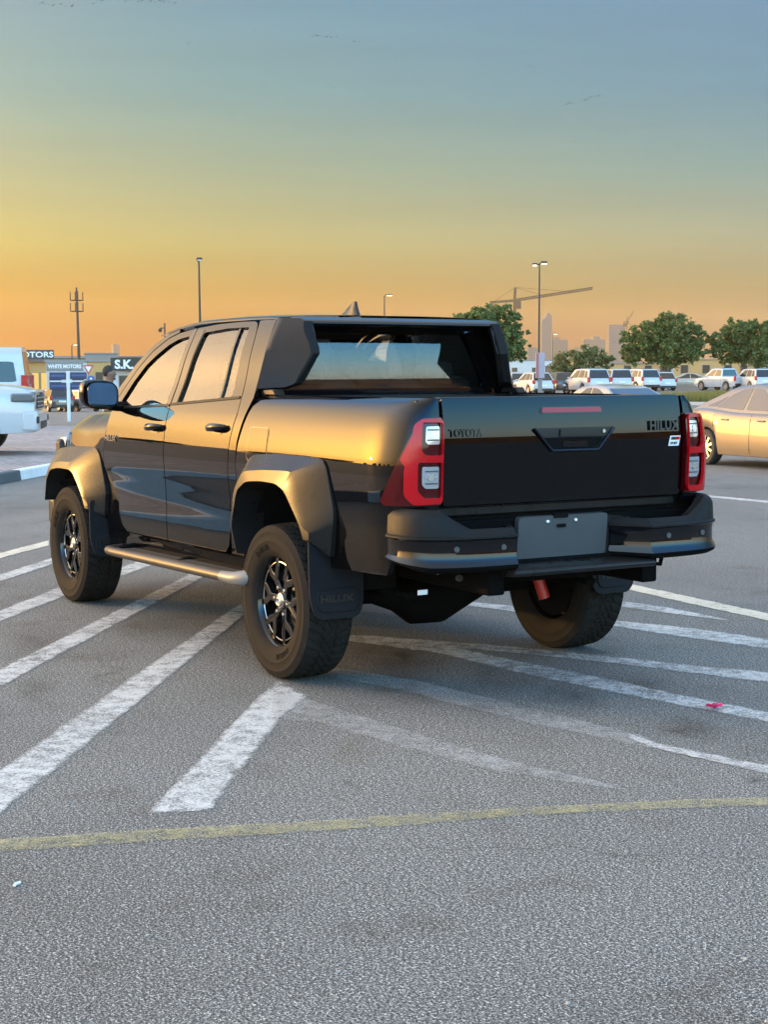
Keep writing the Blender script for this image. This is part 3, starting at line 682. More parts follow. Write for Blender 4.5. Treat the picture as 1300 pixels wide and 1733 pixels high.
# ---- wheels
def tyre_mesh():
    bm = bmesh.new(); seg = 288
    side = [(.224,.100),(.236,.115),(.262,.1255),(.285,.1305),(.300,.1325),(.303,.1340),(.306,.1325),(.325,.1335),(.342,.1310),(.346,.1325),(.350,.1300),(.366,.1240),(.378,.1170)]
    tread = [-.1125+.225*i/30 for i in range(31)]
    ring_p = [(r, y, 0) for r, y in side] + [(.3885-.55*t*t*.9-(.004 if abs(t) > .108 else 0), t, 1) for t in tread[::-1]] + [(r, -y, 0) for r, y in side[::-1]]
    rings = []
    for r, y, isT in ring_p:
        ring = []
        for i in range(seg):
            rr = r; ph = i % 6
            if isT:
                z = .006*(1 if (i//3) % 2 else -1)
                for gy in (-.036, .036, 0.0):
                    if abs(y-gy-z) < .0052: rr -= .009
                if abs(y) > .058 and (i + int(abs(y)*60)) % 6 == 0: rr -= .010
                elif .012 < abs(y) < .052 and (i + int(abs(y)*170)) % 6 == 0: rr -= .007
            elif abs(y) > .118 and r > .36 and i % 6 < 1: rr -= .007
            t = 2*PI*i/seg; ring.append(bm.verts.new((rr*math.cos(t), y, rr*math.sin(t))))
        rings.append(ring)
    for a, b in zip(rings, rings[1:]):
        for i in range(seg):
            j = (i+1) % seg; bm.faces.new((a[i], a[j], b[j], b[i]))
    me = bpy.data.meshes.new('tyre'); bmesh.ops.recalc_face_normals(bm, faces=bm.faces); bm.to_mesh(me); bm.free()
    for p in me.polygons: p.use_smooth = True
    me.set_sharp_from_angle(angle=R(30)); me.materials.append(M_['tyre']); return me
def curved_text(s, r, start, size, y, bm):
    """raised sidewall lettering bent round the wheel axis"""
    cu = bpy.data.curves.new('t', 'FONT'); cu.body = s; cu.size = size; cu.extrude = .001; cu.resolution_u = 2; cu.space_character = 1.15; cu.offset = .0008
    t = bpy.data.objects.new('t', cu); COL.objects.link(t); bpy.context.view_layer.update()
    me = bpy.data.meshes.new_from_object(t.evaluated_get(bpy.context.evaluated_depsgraph_get())); bpy.data.objects.remove(t); bpy.data.curves.remove(cu)
    for v in me.vertices:
        a = start - v.co.x/r; rr = r + v.co.y
        v.co = Vector((-rr*math.cos(a), .1272 + (rr-.262)*.17 + v.co.z, rr*math.sin(a)))
    bm.from_mesh(me); bpy.data.meshes.remove(me)
def make_wheel():
    bm = bmesh.new()
    lathe(bm, [(.2335,.090),(.2345,.101),(.229,.104),(.223,.100),(.215,.082),(.210,.050),(.206,.01),(.206,-.06),(.222,-.095),(.236,-.102),(.236,-.09)], 72)
    lathe(bm, [(.206,-.02),(.12,-.01),(.02,-.005)], 48)
    rim = obj('wheel', bm, M_['rim'], None, smooth=40)
    # six forked spokes
    bm = bmesh.new()
    for k in range(6):
        a = 2*PI*k/6 + .26
        def pt(r, d): return (r*math.cos(a) - d*math.sin(a), r*math.sin(a) + d*math.cos(a))
        for poly, y0, th in (([(.035,.024),(.105,.019),(.150,.054),(.214,.068),(.216,.040),(.172,.024),(.142,0),(.172,-.024),(.216,-.040),(.214,-.068),(.150,-.054),(.105,-.019),(.035,-.024)], .084, .034),):
            def mp(x, y, c):
                r = math.hypot(x, y); return (x, y0 - .020*max(0,(.12-r)/.12) + .004*math.sin(min(1,r/.21)*PI) - c, y)
            P2 = [pt(r, d) for r, d in poly]
            # outline swept to a ridge: inset top face gives bright machined edges
            cx, cy = sum(p[0] for p in P2)/len(P2), sum(p[1] for p in P2)/len(P2)
            prism(bm, P2, mp, th)
    sp = obj('spokes', bm, M_['rim'], rim, smooth=30, bevel=.0045, seg=2)
    bm = bmesh.new(); tube(bm, [(.196*math.cos(2*PI*i/72), .079, .196*math.sin(2*PI*i/72)) for i in range(73)], .003, 6, caps=False); obj('machined_edge', bm, M_['steel'], rim)
    bm = bmesh.new(); lathe(bm, [(.04,-.085),(.205,-.085)], 40); obj('darkening_disc', bm, M_['void'], rim)  # black disc added to darken the sunlit inside of the wheel
    bm = bmesh.new(); lathe(bm, [(.0,.094),(.034,.092),(.042,.086),(.045,.06),(.045,.03)], 32); cap = obj('centre_cap', bm, M_['chrome'], rim)
    bm = bmesh.new()
    for k in range(6):
        a = 2*PI*k/6+.26; x, z = .0695*math.cos(a), .0695*math.sin(a); cyl(bm, (x,.05,z), (x,.088,z), .0125, .010, 6)
    obj('wheel_nuts', bm, M_['chrome'], rim, bevel=.002)
    bm = bmesh.new(); lathe(bm, [(.05,.01),(.155,.012),(.155,-.01),(.05,-.01)], 40, close=True); obj('brake_disc', bm, M_['steel'], rim)
    ty = link('tyre', tyre_mesh(), None, rim)
    bm = bmesh.new(); curved_text('DUELER', .262, R(120), .036, .1262, bm); curved_text('DUELER', .262, R(300), .036, .1262, bm)
    obj('sidewall_lettering', bm, M_['letter'], rim, smooth=0)
    bm = bmesh.new()     # logo ring on the cap
    for rx, rz_ in ((.027,.019),(.010,.018)):
        tube(bm, [(rx*math.cos(2*PI*i/20), .0945, rz_*math.sin(2*PI*i/20)) for i in range(21)], .0028, 6, caps=False)
    obj('cap_emblem', bm, M_['steel'], rim)
    return rim
wh = make_wheel(); wh.parent = truck; wh.location = (0,.8375,.388)
for x, y, rz in ((3.085,.8375,0),(0,-.8375,PI),(3.085,-.8375,PI)):
    c = copy_tree(wh, truck); c.location = (x,y,.388); c.rotation_euler = (0, .7 if x else .2, rz)
wh.rotation_euler = (0,.15,0)
# ---- underbody
bm = bmesh.new()
for s in (1,-1):
    box(bm, (4.9,.09,.15), (1.25,s*.44,.60)); box(bm, (1.3,.07,.03), (0,s*.52,.46)); box(bm, (1.1,.07,.02), (0,s*.52,.44))
box(bm, (3.4,1.50,.06), (1.5,0,.66)); box(bm, (.10,.9,.12), (-.92,0,.60)); box(bm, (.5,1.25,.10), (-.75,0,.72)); box(bm, (1.6,1.3,.08), (3.0,0,.62))
box(bm, (1.9,.74,.26), (1.55,-.05,.44)); chas = obj('chassis', bm, M_['dark'], truck, bevel=.01)  # long box under the cab added to block low sun from the far wheel
bm = bmesh.new(); tube(bm, [(0,.80,.388),(0,.40,.385),(0,.26,.36),(0,.16,.34),(0,0,.34),(0,-.12,.36),(0,-.30,.385),(0,-.80,.388)], [.045,.05,.075,.13,.135,.10,.05,.045], 18)
tube(bm, [(.08,.06,.36),(.9,.02,.48),(1.8,0,.52)], .04, 10); obj('rear_axle', bm, M_['dark'], truck)
bm = bmesh.new(); tube(bm, [(3.085,.8,.388),(3.085,.3,.42),(3.085,-.3,.42),(3.085,-.8,.388)], .05, 10); obj('front_axle', bm, M_['dark'], truck)
for s in (1,-1):
    bm = bmesh.new(); cyl(bm, (-.115,s*.62,.30), (-.02,s*.52,.70), .032); sh = obj('shock_absorber', bm, M_['shock'], truck)
    bm = bmesh.new(); cyl(bm, (-.077,s*.58,.46), (-.058,s*.56,.54), .036); obj('shock_sleeve', bm, M_['stepcap'], sh)
bm = bmesh.new(); lathe(bm, [(.05,-.10),(.24,-.10),(.345,-.09),(.36,-.02),(.345,.06),(.24,.07),(.05,.07)], 40, axis='Z')
for v in bm.verts: v.co += Vector((-.60,0,.64))
obj('spare_wheel', bm, M_['dark'], truck)
bm = bmesh.new(); tube(bm, [(.7,-.42,.50),(-.2,-.58,.56),(-.70,-.60,.54)], .035, 12, caps=False); obj('exhaust_pipe', bm, M_['dark'], truck)
bm = bmesh.new(); tube(bm, [(-1.10,-.52,.64),(-1.12,-.525,.60),(-1.12,-.57,.595),(-1.10,-.60,.64)], .011, 8); obj('tow_eye', bm, M_['dark'], truck)
bm = bmesh.new()
for v, z, r in ((.62,.62,.010),(.50,.585,.016),(.50,.62,.011),(.455,.60,.010),(.45,.575,.008)): cyl(bm, (-.975,v,z), (-.995,v,z), r, seg=8)
obj('frame_bolt', bm, M_['steel'], chas)
bm = bmesh.new(); box(bm, (.003,.05,.022), (-.99,.70,.535)); obj('sticker', bm, M_['white'], chas, smooth=0)
# ---- cab interior
intr = obj('cabin_floor', (lambda b: (box(b, (1.9,1.5,.06), (1.55,0,.72)), box(b, (.35,1.44,.42), (2.42,0,1.10)), box(b, (.12,.5,.14), (2.28,.36,1.22)), b)[3])(bmesh.new()), M_['seat'], truck, bevel=.05)
def seat(v, u, wdt, head=True):
    bm = bmesh.new()
    box(bm, (.50,wdt,.16), (u+.22,v,.92)); box(bm, (.15,wdt,.60), (u-.06,v,1.20), Matrix.Rotation(R(-12),3,'Y'))
    o = obj('seat', bm, M_['seat'], truck, bevel=.045, seg=4)
    return o
for v in (.37,-.37):
    o = seat(v, 1.78, .50)
    bm = bmesh.new(); box(bm, (.10,.25,.19), (1.62,v,1.575)); h = obj('headrest', bm, M_['seat'], o, bevel=.045, seg=4)
    bm = bmesh.new()
    for d in (.06,-.06): cyl(bm, (1.63,v+d,1.42), (1.625,v+d,1.52), .007)
    obj('headrest_post', bm, M_['steel'], o)
o = seat(0, .86, 1.34)
for v in (.42,0,-.42):
    bm = bmesh.new(); box(bm, (.09,.24,.15), (.70,v,1.51)); obj('headrest', bm, M_['seat'], o, bevel=.04, seg=4)
bm = bmesh.new(); tube(bm, [(2.17+.06*math.sin(2*PI*i/28), .37+.19*math.cos(2*PI*i/28), 1.24+.18*math.sin(2*PI*i/28)) for i in range(29)], .015, 8, caps=False); box(bm, (.05,.14,.08), (2.18,.37,1.23)); obj('steering_wheel', bm, M_['seat'], truck)
bm = bmesh.new(); grid(bm, lambda s, t: (.62+1.35*s, .62*(1-2*t), zroof(.62+1.35*s)-.05), 8, 4); obj('headlining', bm, M_['seat'], truck)
bm = bmesh.new(); box(bm, (.02,.22,.06), (2.12,0,1.66)); obj('interior_mirror', bm, M_['gloss'], truck, bevel=.01)

# ================================================================== ground, kerbs, markings
def az_d(x, y):
    dx, dy = x-CAM.x, y-CAM.y; return math.atan2(dy, dx), math.hypot(dx, dy)
def sstep(a, b, x):
    t = max(0, min(1, (x-a)/(b-a))); return t*t*(3-2*t)
def zg(x, y):        # the lot falls away gently on the far left
    a, d = az_d(x, y)
    return -1.32*sstep(R(-26), R(-22.5), a)*sstep(44, 135, d)
def struct(o): o['kind'] = 'structure'; return o
def asphalt_mat():
    m = bpy.data.materials.new('worn_asphalt'); m.use_nodes = True; N = m.node_tree.nodes; L = m.node_tree.links; b = N['Principled BSDF']
    g = N.new('ShaderNodeNewGeometry')
    def noise(scale, detail=4, rough=.6):
        n = N.new('ShaderNodeTexNoise'); n.inputs['Scale'].default_value = scale; n.inputs['Detail'].default_value = detail; n.inputs['Roughness'].default_value = rough
        L.new(g.outputs['Position'], n.inputs['Vector']); return n.outputs[0]
    def ramp(f, stops):
        r = N.new('ShaderNodeValToRGB'); L.new(f, r.inputs[0]); cr = r.color_ramp
        while len(cr.elements) > 1: cr.elements.remove(cr.elements[-1])
        cr.elements[0].position = stops[0][0]; cr.elements[0].color = (*stops[0][1], 1)
        for p, c in stops[1:]: cr.elements.new(p).color = (*c, 1)
        return r.outputs[0]
    def mul(a, b_, f=1.0):
        n = N.new('ShaderNodeMix'); n.data_type = 'RGBA'; n.blend_type = 'MULTIPLY'; n.inputs[0].default_value = f
        L.new(a, n.inputs[6]); L.new(b_, n.inputs[7]); return n.outputs[2]
    k = .68
    agg = ramp(noise(140, 2, .85), [(.37, (.021*k,.0205*k,.019*k)), (.47, (.121*k,.116*k,.106*k)), (.55, (.231*k,.221*k,.203*k)), (.65, (.78*k,.745*k,.68*k))])
    big = ramp(noise(.45, 5), [(.3, (.78,.77,.76)), (.5, (1,1,1)), (.7, (1.14,1.14,1.13))])
    mid = ramp(noise(2.3, 4), [(.27, (.74,.70,.66)), (.44, (1,1,1)), (.8, (1.05,1.05,1.05))])
    col = mul(mul(agg, big), mid)
    # oil and dirt stains, plus the truck's contact shadow painted into the colour
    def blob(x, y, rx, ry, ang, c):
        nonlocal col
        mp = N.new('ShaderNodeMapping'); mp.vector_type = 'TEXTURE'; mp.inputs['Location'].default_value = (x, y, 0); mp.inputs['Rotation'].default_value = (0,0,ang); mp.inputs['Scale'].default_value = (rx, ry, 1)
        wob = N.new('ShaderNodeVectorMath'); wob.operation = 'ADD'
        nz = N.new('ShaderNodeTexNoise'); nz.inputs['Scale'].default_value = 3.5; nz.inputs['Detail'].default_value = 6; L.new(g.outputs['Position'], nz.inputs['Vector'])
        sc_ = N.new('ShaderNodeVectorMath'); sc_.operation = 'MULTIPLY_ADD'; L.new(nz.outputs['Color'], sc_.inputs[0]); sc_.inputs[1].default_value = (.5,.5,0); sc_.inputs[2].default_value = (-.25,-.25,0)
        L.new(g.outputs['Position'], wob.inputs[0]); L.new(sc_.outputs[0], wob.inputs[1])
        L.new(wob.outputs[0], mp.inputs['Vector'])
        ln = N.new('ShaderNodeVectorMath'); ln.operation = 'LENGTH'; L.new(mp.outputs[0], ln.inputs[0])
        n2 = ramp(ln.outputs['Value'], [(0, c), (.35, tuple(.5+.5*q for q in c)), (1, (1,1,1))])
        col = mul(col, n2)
    for px, py, rx, ry, an, c in ((690,1165,.55,.20,-.55,(.62,.50,.40)), (680,1112,.75,.26,-.5,(.20,.15,.12)), (560,1010,1.1,.5,-.3,(.55,.52,.5)), (1000,1080,.7,.25,-.4,(.62,.6,.58)), (960,1180,.45,.16,-.6,(.45,.45,.45)), (1165,1235,.28,.12,-.5,(.45,.40,.36)),  # the darkest blob paints the truck's shade beside the rear wheel
                                  (830,1145,.8,.25,-.6,(.70,.66,.62)), (60,1085,.8,.25,-.2,(.60,.56,.52)), (250,1060,.7,.2,-.3,(.62,.57,.52)), (620,1330,.10,.04,-.5,(.5,.5,.5)), (1290,1320,.1,.05,-.9,(.3,.3,.3)),
                                  (70,1170,.6,.12,-.3,(.62,.60,.58)), (1080,1160,.45,.2,-.5,(.7,.66,.62)), (180,1140,.4,.06,-.4,(.6,.6,.6)), (600,1270,.3,.08,-.4,(.85,.78,.66))):
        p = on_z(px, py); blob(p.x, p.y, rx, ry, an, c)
    # hairline cracks, only here and there
    vo = N.new('ShaderNodeTexVoronoi'); vo.feature = 'DISTANCE_TO_EDGE'; vo.inputs['Scale'].default_value = .42
    wv = N.new('ShaderNodeTexNoise'); wv.inputs['Scale'].default_value = 2.6; wv.inputs['Detail'].default_value = 6; L.new(g.outputs['Position'], wv.inputs['Vector'])
    wa = N.new('ShaderNodeVectorMath'); wa.operation = 'MULTIPLY_ADD'; L.new(wv.outputs['Color'], wa.inputs[0]); wa.inputs[1].default_value = (.5,.5,0); L.new(g.outputs['Position'], wa.inputs[2]); L.new(wa.outputs[0], vo.inputs['Vector'])
    ck = ramp(vo.outputs['Distance'], [(0, (.62,.61,.60)), (.002, (.78,.77,.76)), (.004, (1,1,1))])
    cmask = N.new('ShaderNodeMapRange'); L.new(noise(.33, 2), cmask.inputs[0]); cmask.inputs[1].default_value = .47; cmask.inputs[2].default_value = .60
    nck = N.new('ShaderNodeMix'); nck.data_type = 'RGBA'; nck.blend_type = 'MULTIPLY'; L.new(cmask.outputs[0], nck.inputs[0]); L.new(col, nck.inputs[6]); L.new(ck, nck.inputs[7]); col = nck.outputs[2]
    col = mul(col, ramp(noise(62, 2, .6), [(.34, (.60,.60,.60)), (.47, (.95,.95,.95)), (.53, (1.05,1.05,1.05)), (.66, (1.55,1.55,1.53))]))
    # loose pale grit and dark specks
    gr = ramp(noise(38, 2, .5), [(.24, (.55,.54,.53)), (.33, (1,1,1)), (.70, (1,1,1)), (.78, (1.45,1.43,1.38))]); col = mul(col, gr)
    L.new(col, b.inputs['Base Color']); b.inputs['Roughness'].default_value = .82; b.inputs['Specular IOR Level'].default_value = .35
    bp = N.new('ShaderNodeBump'); bp.inputs['Strength'].default_value = .14; bp.inputs['Distance'].default_value = .003; L.new(noise(115, 3, .7), bp.inputs['Height']); L.new(bp.outputs[0], b.inputs['Normal'])
    return m
M_['asphalt'] = asphalt_mat()
bm = bmesh.new()
rad = [0,3,6,10,15,22,30,38,46,55,65,75,85,95,105,115,125,140,170,220,320,500,900,1600,2700]
angs = [-PI + 2*PI*i/240 for i in range(240)]
c0 = bm.verts.new((CAM.x, CAM.y, 0)); prev = None
for r in rad[1:]:
    ring = [bm.verts.new((CAM.x+r*math.cos(a), CAM.y+r*math.sin(a), zg(CAM.x+r*math.cos(a), CAM.y+r*math.sin(a)))) for a in angs]
    for i in range(240):
        j = (i+1) % 240
        if prev is None: bm.faces.new((c0, ring[i], ring[j]))
        else: bm.faces.new((prev[i], ring[i], ring[j], prev[j]))
    prev = ring
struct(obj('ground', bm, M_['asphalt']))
def paint_mat(name, col, lo, hi, scale=95, drag=1.0, tint=None, top=.92):
    """road paint worn through to the asphalt: paint only where the noise leaves it"""
    m = bpy.data.materials.new(name); m.use_nodes = True; N = m.node_tree.nodes; L = m.node_tree.links; b = N['Principled BSDF']
    g = N.new('ShaderNodeNewGeometry')
    n = N.new('ShaderNodeTexNoise'); n.inputs['Scale'].default_value = scale; n.inputs['Detail'].default_value = 5; n.inputs['Roughness'].default_value = .75; L.new(g.outputs['Position'], n.inputs['Vector'])
    n2 = N.new('ShaderNodeTexNoise'); n2.inputs['Scale'].default_value = 2.2; n2.inputs['Detail'].default_value = 4; L.new(g.outputs['Position'], n2.inputs['Vector'])
    uv = N.new('ShaderNodeAttribute'); uv.attribute_name = 'edge'
    n3 = N.new('ShaderNodeTexNoise'); n3.inputs['Scale'].default_value = 13; n3.inputs['Detail'].default_value = 5; L.new(g.outputs['Position'], n3.inputs['Vector'])
    a0 = N.new('ShaderNodeMath'); a0.operation = 'MULTIPLY_ADD'; L.new(n3.outputs[0], a0.inputs[0]); a0.inputs[1].default_value = .45*drag; L.new(n.outputs[0], a0.inputs[2])
    a = N.new('ShaderNodeMath'); a.operation = 'MULTIPLY_ADD'; L.new(n2.outputs[0], a.inputs[0]); a.inputs[1].default_value = .35*drag; L.new(a0.outputs[0], a.inputs[2])
    e2 = N.new('ShaderNodeMath'); e2.operation = 'MULTIPLY'; L.new(uv.outputs['Fac'], e2.inputs[0]); e2.inputs[1].default_value = .16
    e = N.new('ShaderNodeMath'); e.operation = 'ADD'; L.new(a.outputs[0], e.inputs[0]); L.new(e2.outputs[0], e.inputs[1])
    mr = N.new('ShaderNodeMapRange'); L.new(e.outputs[0], mr.inputs[0]); mr.inputs[1].default_value = lo; mr.inputs[2].default_value = hi; mr.inputs[4].default_value = top
    L.new(mr.outputs[0], b.inputs['Alpha'])
    r = N.new('ShaderNodeMix'); r.data_type = 'RGBA'; L.new(n2.outputs[0], r.inputs[0]); r.inputs[6].default_value = (*(tint or [c*.8 for c in col]), 1); r.inputs[7].default_value = (*col, 1)
    L.new(r.outputs[2], b.inputs['Base Color']); b.inputs['Roughness'].default_value = .7
    return m
M_['line'] = paint_mat('white_road_paint', (.60,.585,.555), .86, 1.12)
M_['lineworn'] = paint_mat('worn_white_road_paint', (.63,.61,.58), .90, 1.16, top=.85)
M_['linefaint'] = paint_mat('faint_white_road_paint', (.60,.58,.55), .93, 1.36, top=.7)
M_['cream'] = paint_mat('cream_road_paint', (.70,.62,.48), .80, 1.02)
M_['yellow'] = paint_mat('faded_yellow_road_paint', (.56,.50,.31), .97, 1.30, top=.75, drag=1.15, tint=(.26,.22,.06))
def marking(uppr, lowr, m, z=.004, wob=.006, n=40):
    """a painted line between two pixel polylines lying on the ground; edge attribute: 0 at its rim, 1 inside"""
    def samp(pl, t):
        seg = [math.dist(pl[i], pl[i+1]) for i in range(len(pl)-1)]; tot = sum(seg); s = t*tot
        for i, l in enumerate(seg):
            if s <= l or i == len(seg)-1:
                k = s/l; return (pl[i][0]+(pl[i+1][0]-pl[i][0])*k, pl[i][1]+(pl[i+1][1]-pl[i][1])*k)
            s -= l
    bm = bmesh.new(); rows = []; lay = bm.verts.layers.float.new('edge')
    for i in range(n+1):
        a, b = on_z(*samp(uppr, i/n), z), on_z(*samp(lowr, i/n), z); row = []
        for j, t in enumerate((0,.12,.5,.88,1)):
            v = bm.verts.new(a.lerp(b, t) + Vector((random.uniform(-wob,wob), random.uniform(-wob,wob), 0))*(t in (0,1))); v.co.z = z
            v[lay] = 0.0 if j in (0,4) or i in (0,n) else 1.0; row.append(v)
        rows.append(row)
    for a, b in zip(rows, rows[1:]):
        for j in range(4): bm.faces.new((a[j], b[j], b[j+1], a[j+1]))
    return struct(obj('road_marking', bm, m, smooth=0))
MK = [([(-60,951),(83,914)], [(-60,960),(83,923)], 'cream', .0040), ([(-60,990),(100,940)], [(-60,1004),(100,951)], 'line', .0040),
      ([(-60,1056),(100,993),(250,944),(330,930)], [(-60,1076),(110,1008),(262,955),(335,940)], 'line', .0040),
      ([(-60,1162),(320,971),(420,928)], [(-60,1194),(337,981),(440,934)], 'line', .0040),
      ([(-60,1346),(198,1162),(407,1020),(470,980)], [(-60,1423),(165,1245),(410,1043),(480,996)], 'line', .0040),
      ([(248,1376),(432,1183),(470,1150)], [(356,1371),(475,1216),(520,1176)], 'line', .0040),
      ([(455,1165),(520,1180),(700,1238),(860,1285),(1050,1330)], [(465,1222),(530,1222),(680,1264),(850,1307),(1040,1334)], 'linefaint', .0048),
      ([(545,1124),(700,1149),(870,1189),(1020,1226),(1105,1249)], [(545,1143),(700,1174),(870,1219),(1010,1247),(1115,1270)], 'linefaint', .0040),
      ([(1060,1238),(1110,1256),(1340,1303)], [(1060,1248),(1110,1266),(1340,1318)], 'lineworn', .0048),
      ([(560,1070),(750,1090),(880,1118),(1030,1148),(1200,1185),(1340,1212)], [(560,1081),(750,1107),(870,1137),(1030,1170),(1190,1200),(1340,1230)], 'lineworn', .0040),
      ([(600,1073),(860,1093),(1030,1110),(1170,1125),(1340,1140)], [(600,1080),(870,1105),(1040,1122),(1180,1140),(1340,1160)], 'lineworn', .0048),
      ([(700,1008),(870,1025),(1030,1048),(1170,1062),(1340,1086)], [(700,1013),(870,1035),(1025,1058),(1150,1077),(1340,1103)], 'line', .0040),
      ([(960,1004),(1130,1027),(1240,1050)], [(960,1015),(1120,1036),(1240,1051)], 'line', .0040),
      ([(980,970),(1072,989),(1180,1012),(1340,1046)], [(980,979),(1070,999),(1180,1024),(1340,1059)], 'cream', .0040),
      ([(1100,829),(1340,851)], [(1100,832),(1340,855)], 'line', .0040),
      ([(55,726),(130,738)], [(55,729),(130,742)], 'line', .0040)]
for u_, l_, k, z in MK: marking(u_, l_, M_[k], z)
YU = [(-40,1421),(0,1419),(250,1402),(500,1389),(700,1376),(880,1365),(1080,1355),(1340,1345)]
YL = [(-40,1445),(0,1442),(250,1424),(500,1409),(700,1396),(880,1380),(1080,1370),(1340,1361)]
marking(YU, YL, M_['yellow'], .0044, wob=.012, n=90)
# paved island with its painted kerb on the left
kd = Vector((.795,-.606,0)); kn = Vector((.606,.795,0)); K0 = Vector((14.36,-1.92,0))
def kp(a, b, z): p = K0 + kd*a + kn*b; return Vector((p.x, p.y, z))
def paver_mat():
    m = mat('brick_pavers', (.3,.27,.26), .8); N = m.node_tree.nodes; L = m.node_tree.links; b = N['Principled BSDF']
    g = N.new('ShaderNodeNewGeometry'); br = N.new('ShaderNodeTexBrick'); mp = N.new('ShaderNodeMapping'); mp.inputs['Rotation'].default_value = (0,0,R(8)); L.new(g.outputs['Position'], mp.inputs['Vector']); L.new(mp.outputs[0], br.inputs['Vector'])
    br.inputs['Scale'].default_value = 1.0; br.inputs['Brick Width'].default_value = .22; br.inputs['Row Height'].default_value = .11; br.inputs['Mortar Size'].default_value = .008
    br.inputs['Color1'].default_value = (.33,.29,.28,1); br.inputs['Color2'].default_value = (.22,.19,.19,1); br.inputs['Mortar'].default_value = (.12,.11,.10,1)
    n = N.new('ShaderNodeTexNoise'); n.inputs['Scale'].default_value = 1.2; L.new(g.outputs['Position'], n.inputs['Vector'])
    mx = N.new('ShaderNodeMix'); mx.data_type = 'RGBA'; mx.blend_type = 'MULTIPLY'; mx.inputs[0].default_value = .6; L.new(br.outputs[0], mx.inputs[6]); L.new(n.outputs[0], mx.inputs[7]); 
    hs = N.new('ShaderNodeGamma'); hs.inputs[1].default_value = .8; L.new(mx.outputs[2], hs.inputs[0]); L.new(hs.outputs[0], b.inputs['Base Color']); return m
bm = bmesh.new(); prism(bm, [(-16,.16),(19.5,.16),(20,6.3),(-16,6.3)], lambda a,b,c: kp(a,b,.132-c), .12)
struct(obj('pavement', bm, paver_mat(), smooth=0))
kw, kb = mat('white_kerb_paint', (.62,.63,.62), .6, noise=(7,.2)), mat('dark_kerb_paint', (.06,.075,.08), .6, noise=(7,.3))
for k in range(-9, 11):
    bm = bmesh.new(); a0, a1 = k*1.75+.86, (k+1)*1.75+.86
    prism(bm, [(0,.0),(.015,.135),(.03,.150),(.155,.150),(.155,0)], lambda p,q,c: kp(a0+.004+c,p,q), a1-a0-.008)
    struct(obj('kerb', bm, kw if k % 2 == 0 else kb, bevel=.008))
# grass strip and kerb on the right, in front of the far parking rows
G0, G1 = on_z(1075,685,0), on_z(1330,687,0); gd = (G1-G0).normalized(); gn = Vector((-gd.y, gd.x, 0))
if gn.dot(G0-CAM) < 0: gn = -gn
bm = bmesh.new(); Lg = (G1-G0).length; prism(bm, [(-1,0),(-1,.15),(Lg,.15),(Lg,0)], lambda a,b,c: tuple(G0+gd*a-gn*c+Vector((0,0,b))), .25); struct(obj('kerb', bm, mat('pale_kerb', (.42,.40,.38), .8), bevel=.01))
bm = bmesh.new(); prism(bm, [(-1,.01),(Lg,.01),(Lg,16),(-1,16)], lambda a,b,c: tuple(G0+gd*a+gn*b+Vector((0,0,.10-c))), .1); struct(obj('verge', bm, mat('dry_soil', (.16,.13,.07), .95, noise=(.6,.4))))
bm = bmesh.new()
for i in range(15000):
    a, b = random.uniform(-1, Lg), random.uniform(.1, 15.5); h = random.uniform(.22,.5); p = G0+gd*a+gn*b; t = random.uniform(0, 2*PI); q = Vector((math.cos(t), math.sin(t), 0))*.035
    ln = Vector((random.uniform(-.12,.12), random.uniform(-.12,.12), 0)); z = Vector((0,0,.08))
    bm.faces.new([bm.verts.new(p-q+z), bm.verts.new(p+q+z), bm.verts.new(p+ln+Vector((0,0,.1+h)))])
def leaf_mat(name, c1, c2, tl=.35):
    m = mat(name, c1, .6, spec=.3); N = m.node_tree.nodes; L = m.node_tree.links; b = N['Principled BSDF']
    g = N.new('ShaderNodeNewGeometry'); mx = N.new('ShaderNodeMix'); mx.data_type = 'RGBA'; L.new(g.outputs['Random Per Island'], mx.inputs[0]); mx.inputs[6].default_value = (*c1,1); mx.inputs[7].default_value = (*c2,1)
    L.new(mx.outputs[2], b.inputs['Base Color'])
    t = N.new('ShaderNodeBsdfTranslucent'); L.new(mx.outputs[2], t.inputs[0]); ms = N.new('ShaderNodeMixShader'); ms.inputs[0].default_value = tl
    L.new(b.outputs[0], ms.inputs[1]); L.new(t.outputs[0], ms.inputs[2]); L.new(ms.outputs[0], N['Material Output'].inputs['Surface']); return m
tag(obj('grass', bm, leaf_mat('dry_grass', (.20,.17,.05), (.12,.15,.04)), smooth=0), 'dry yellow green grass growing on the verge before the far cars', 'grass', kind='stuff')

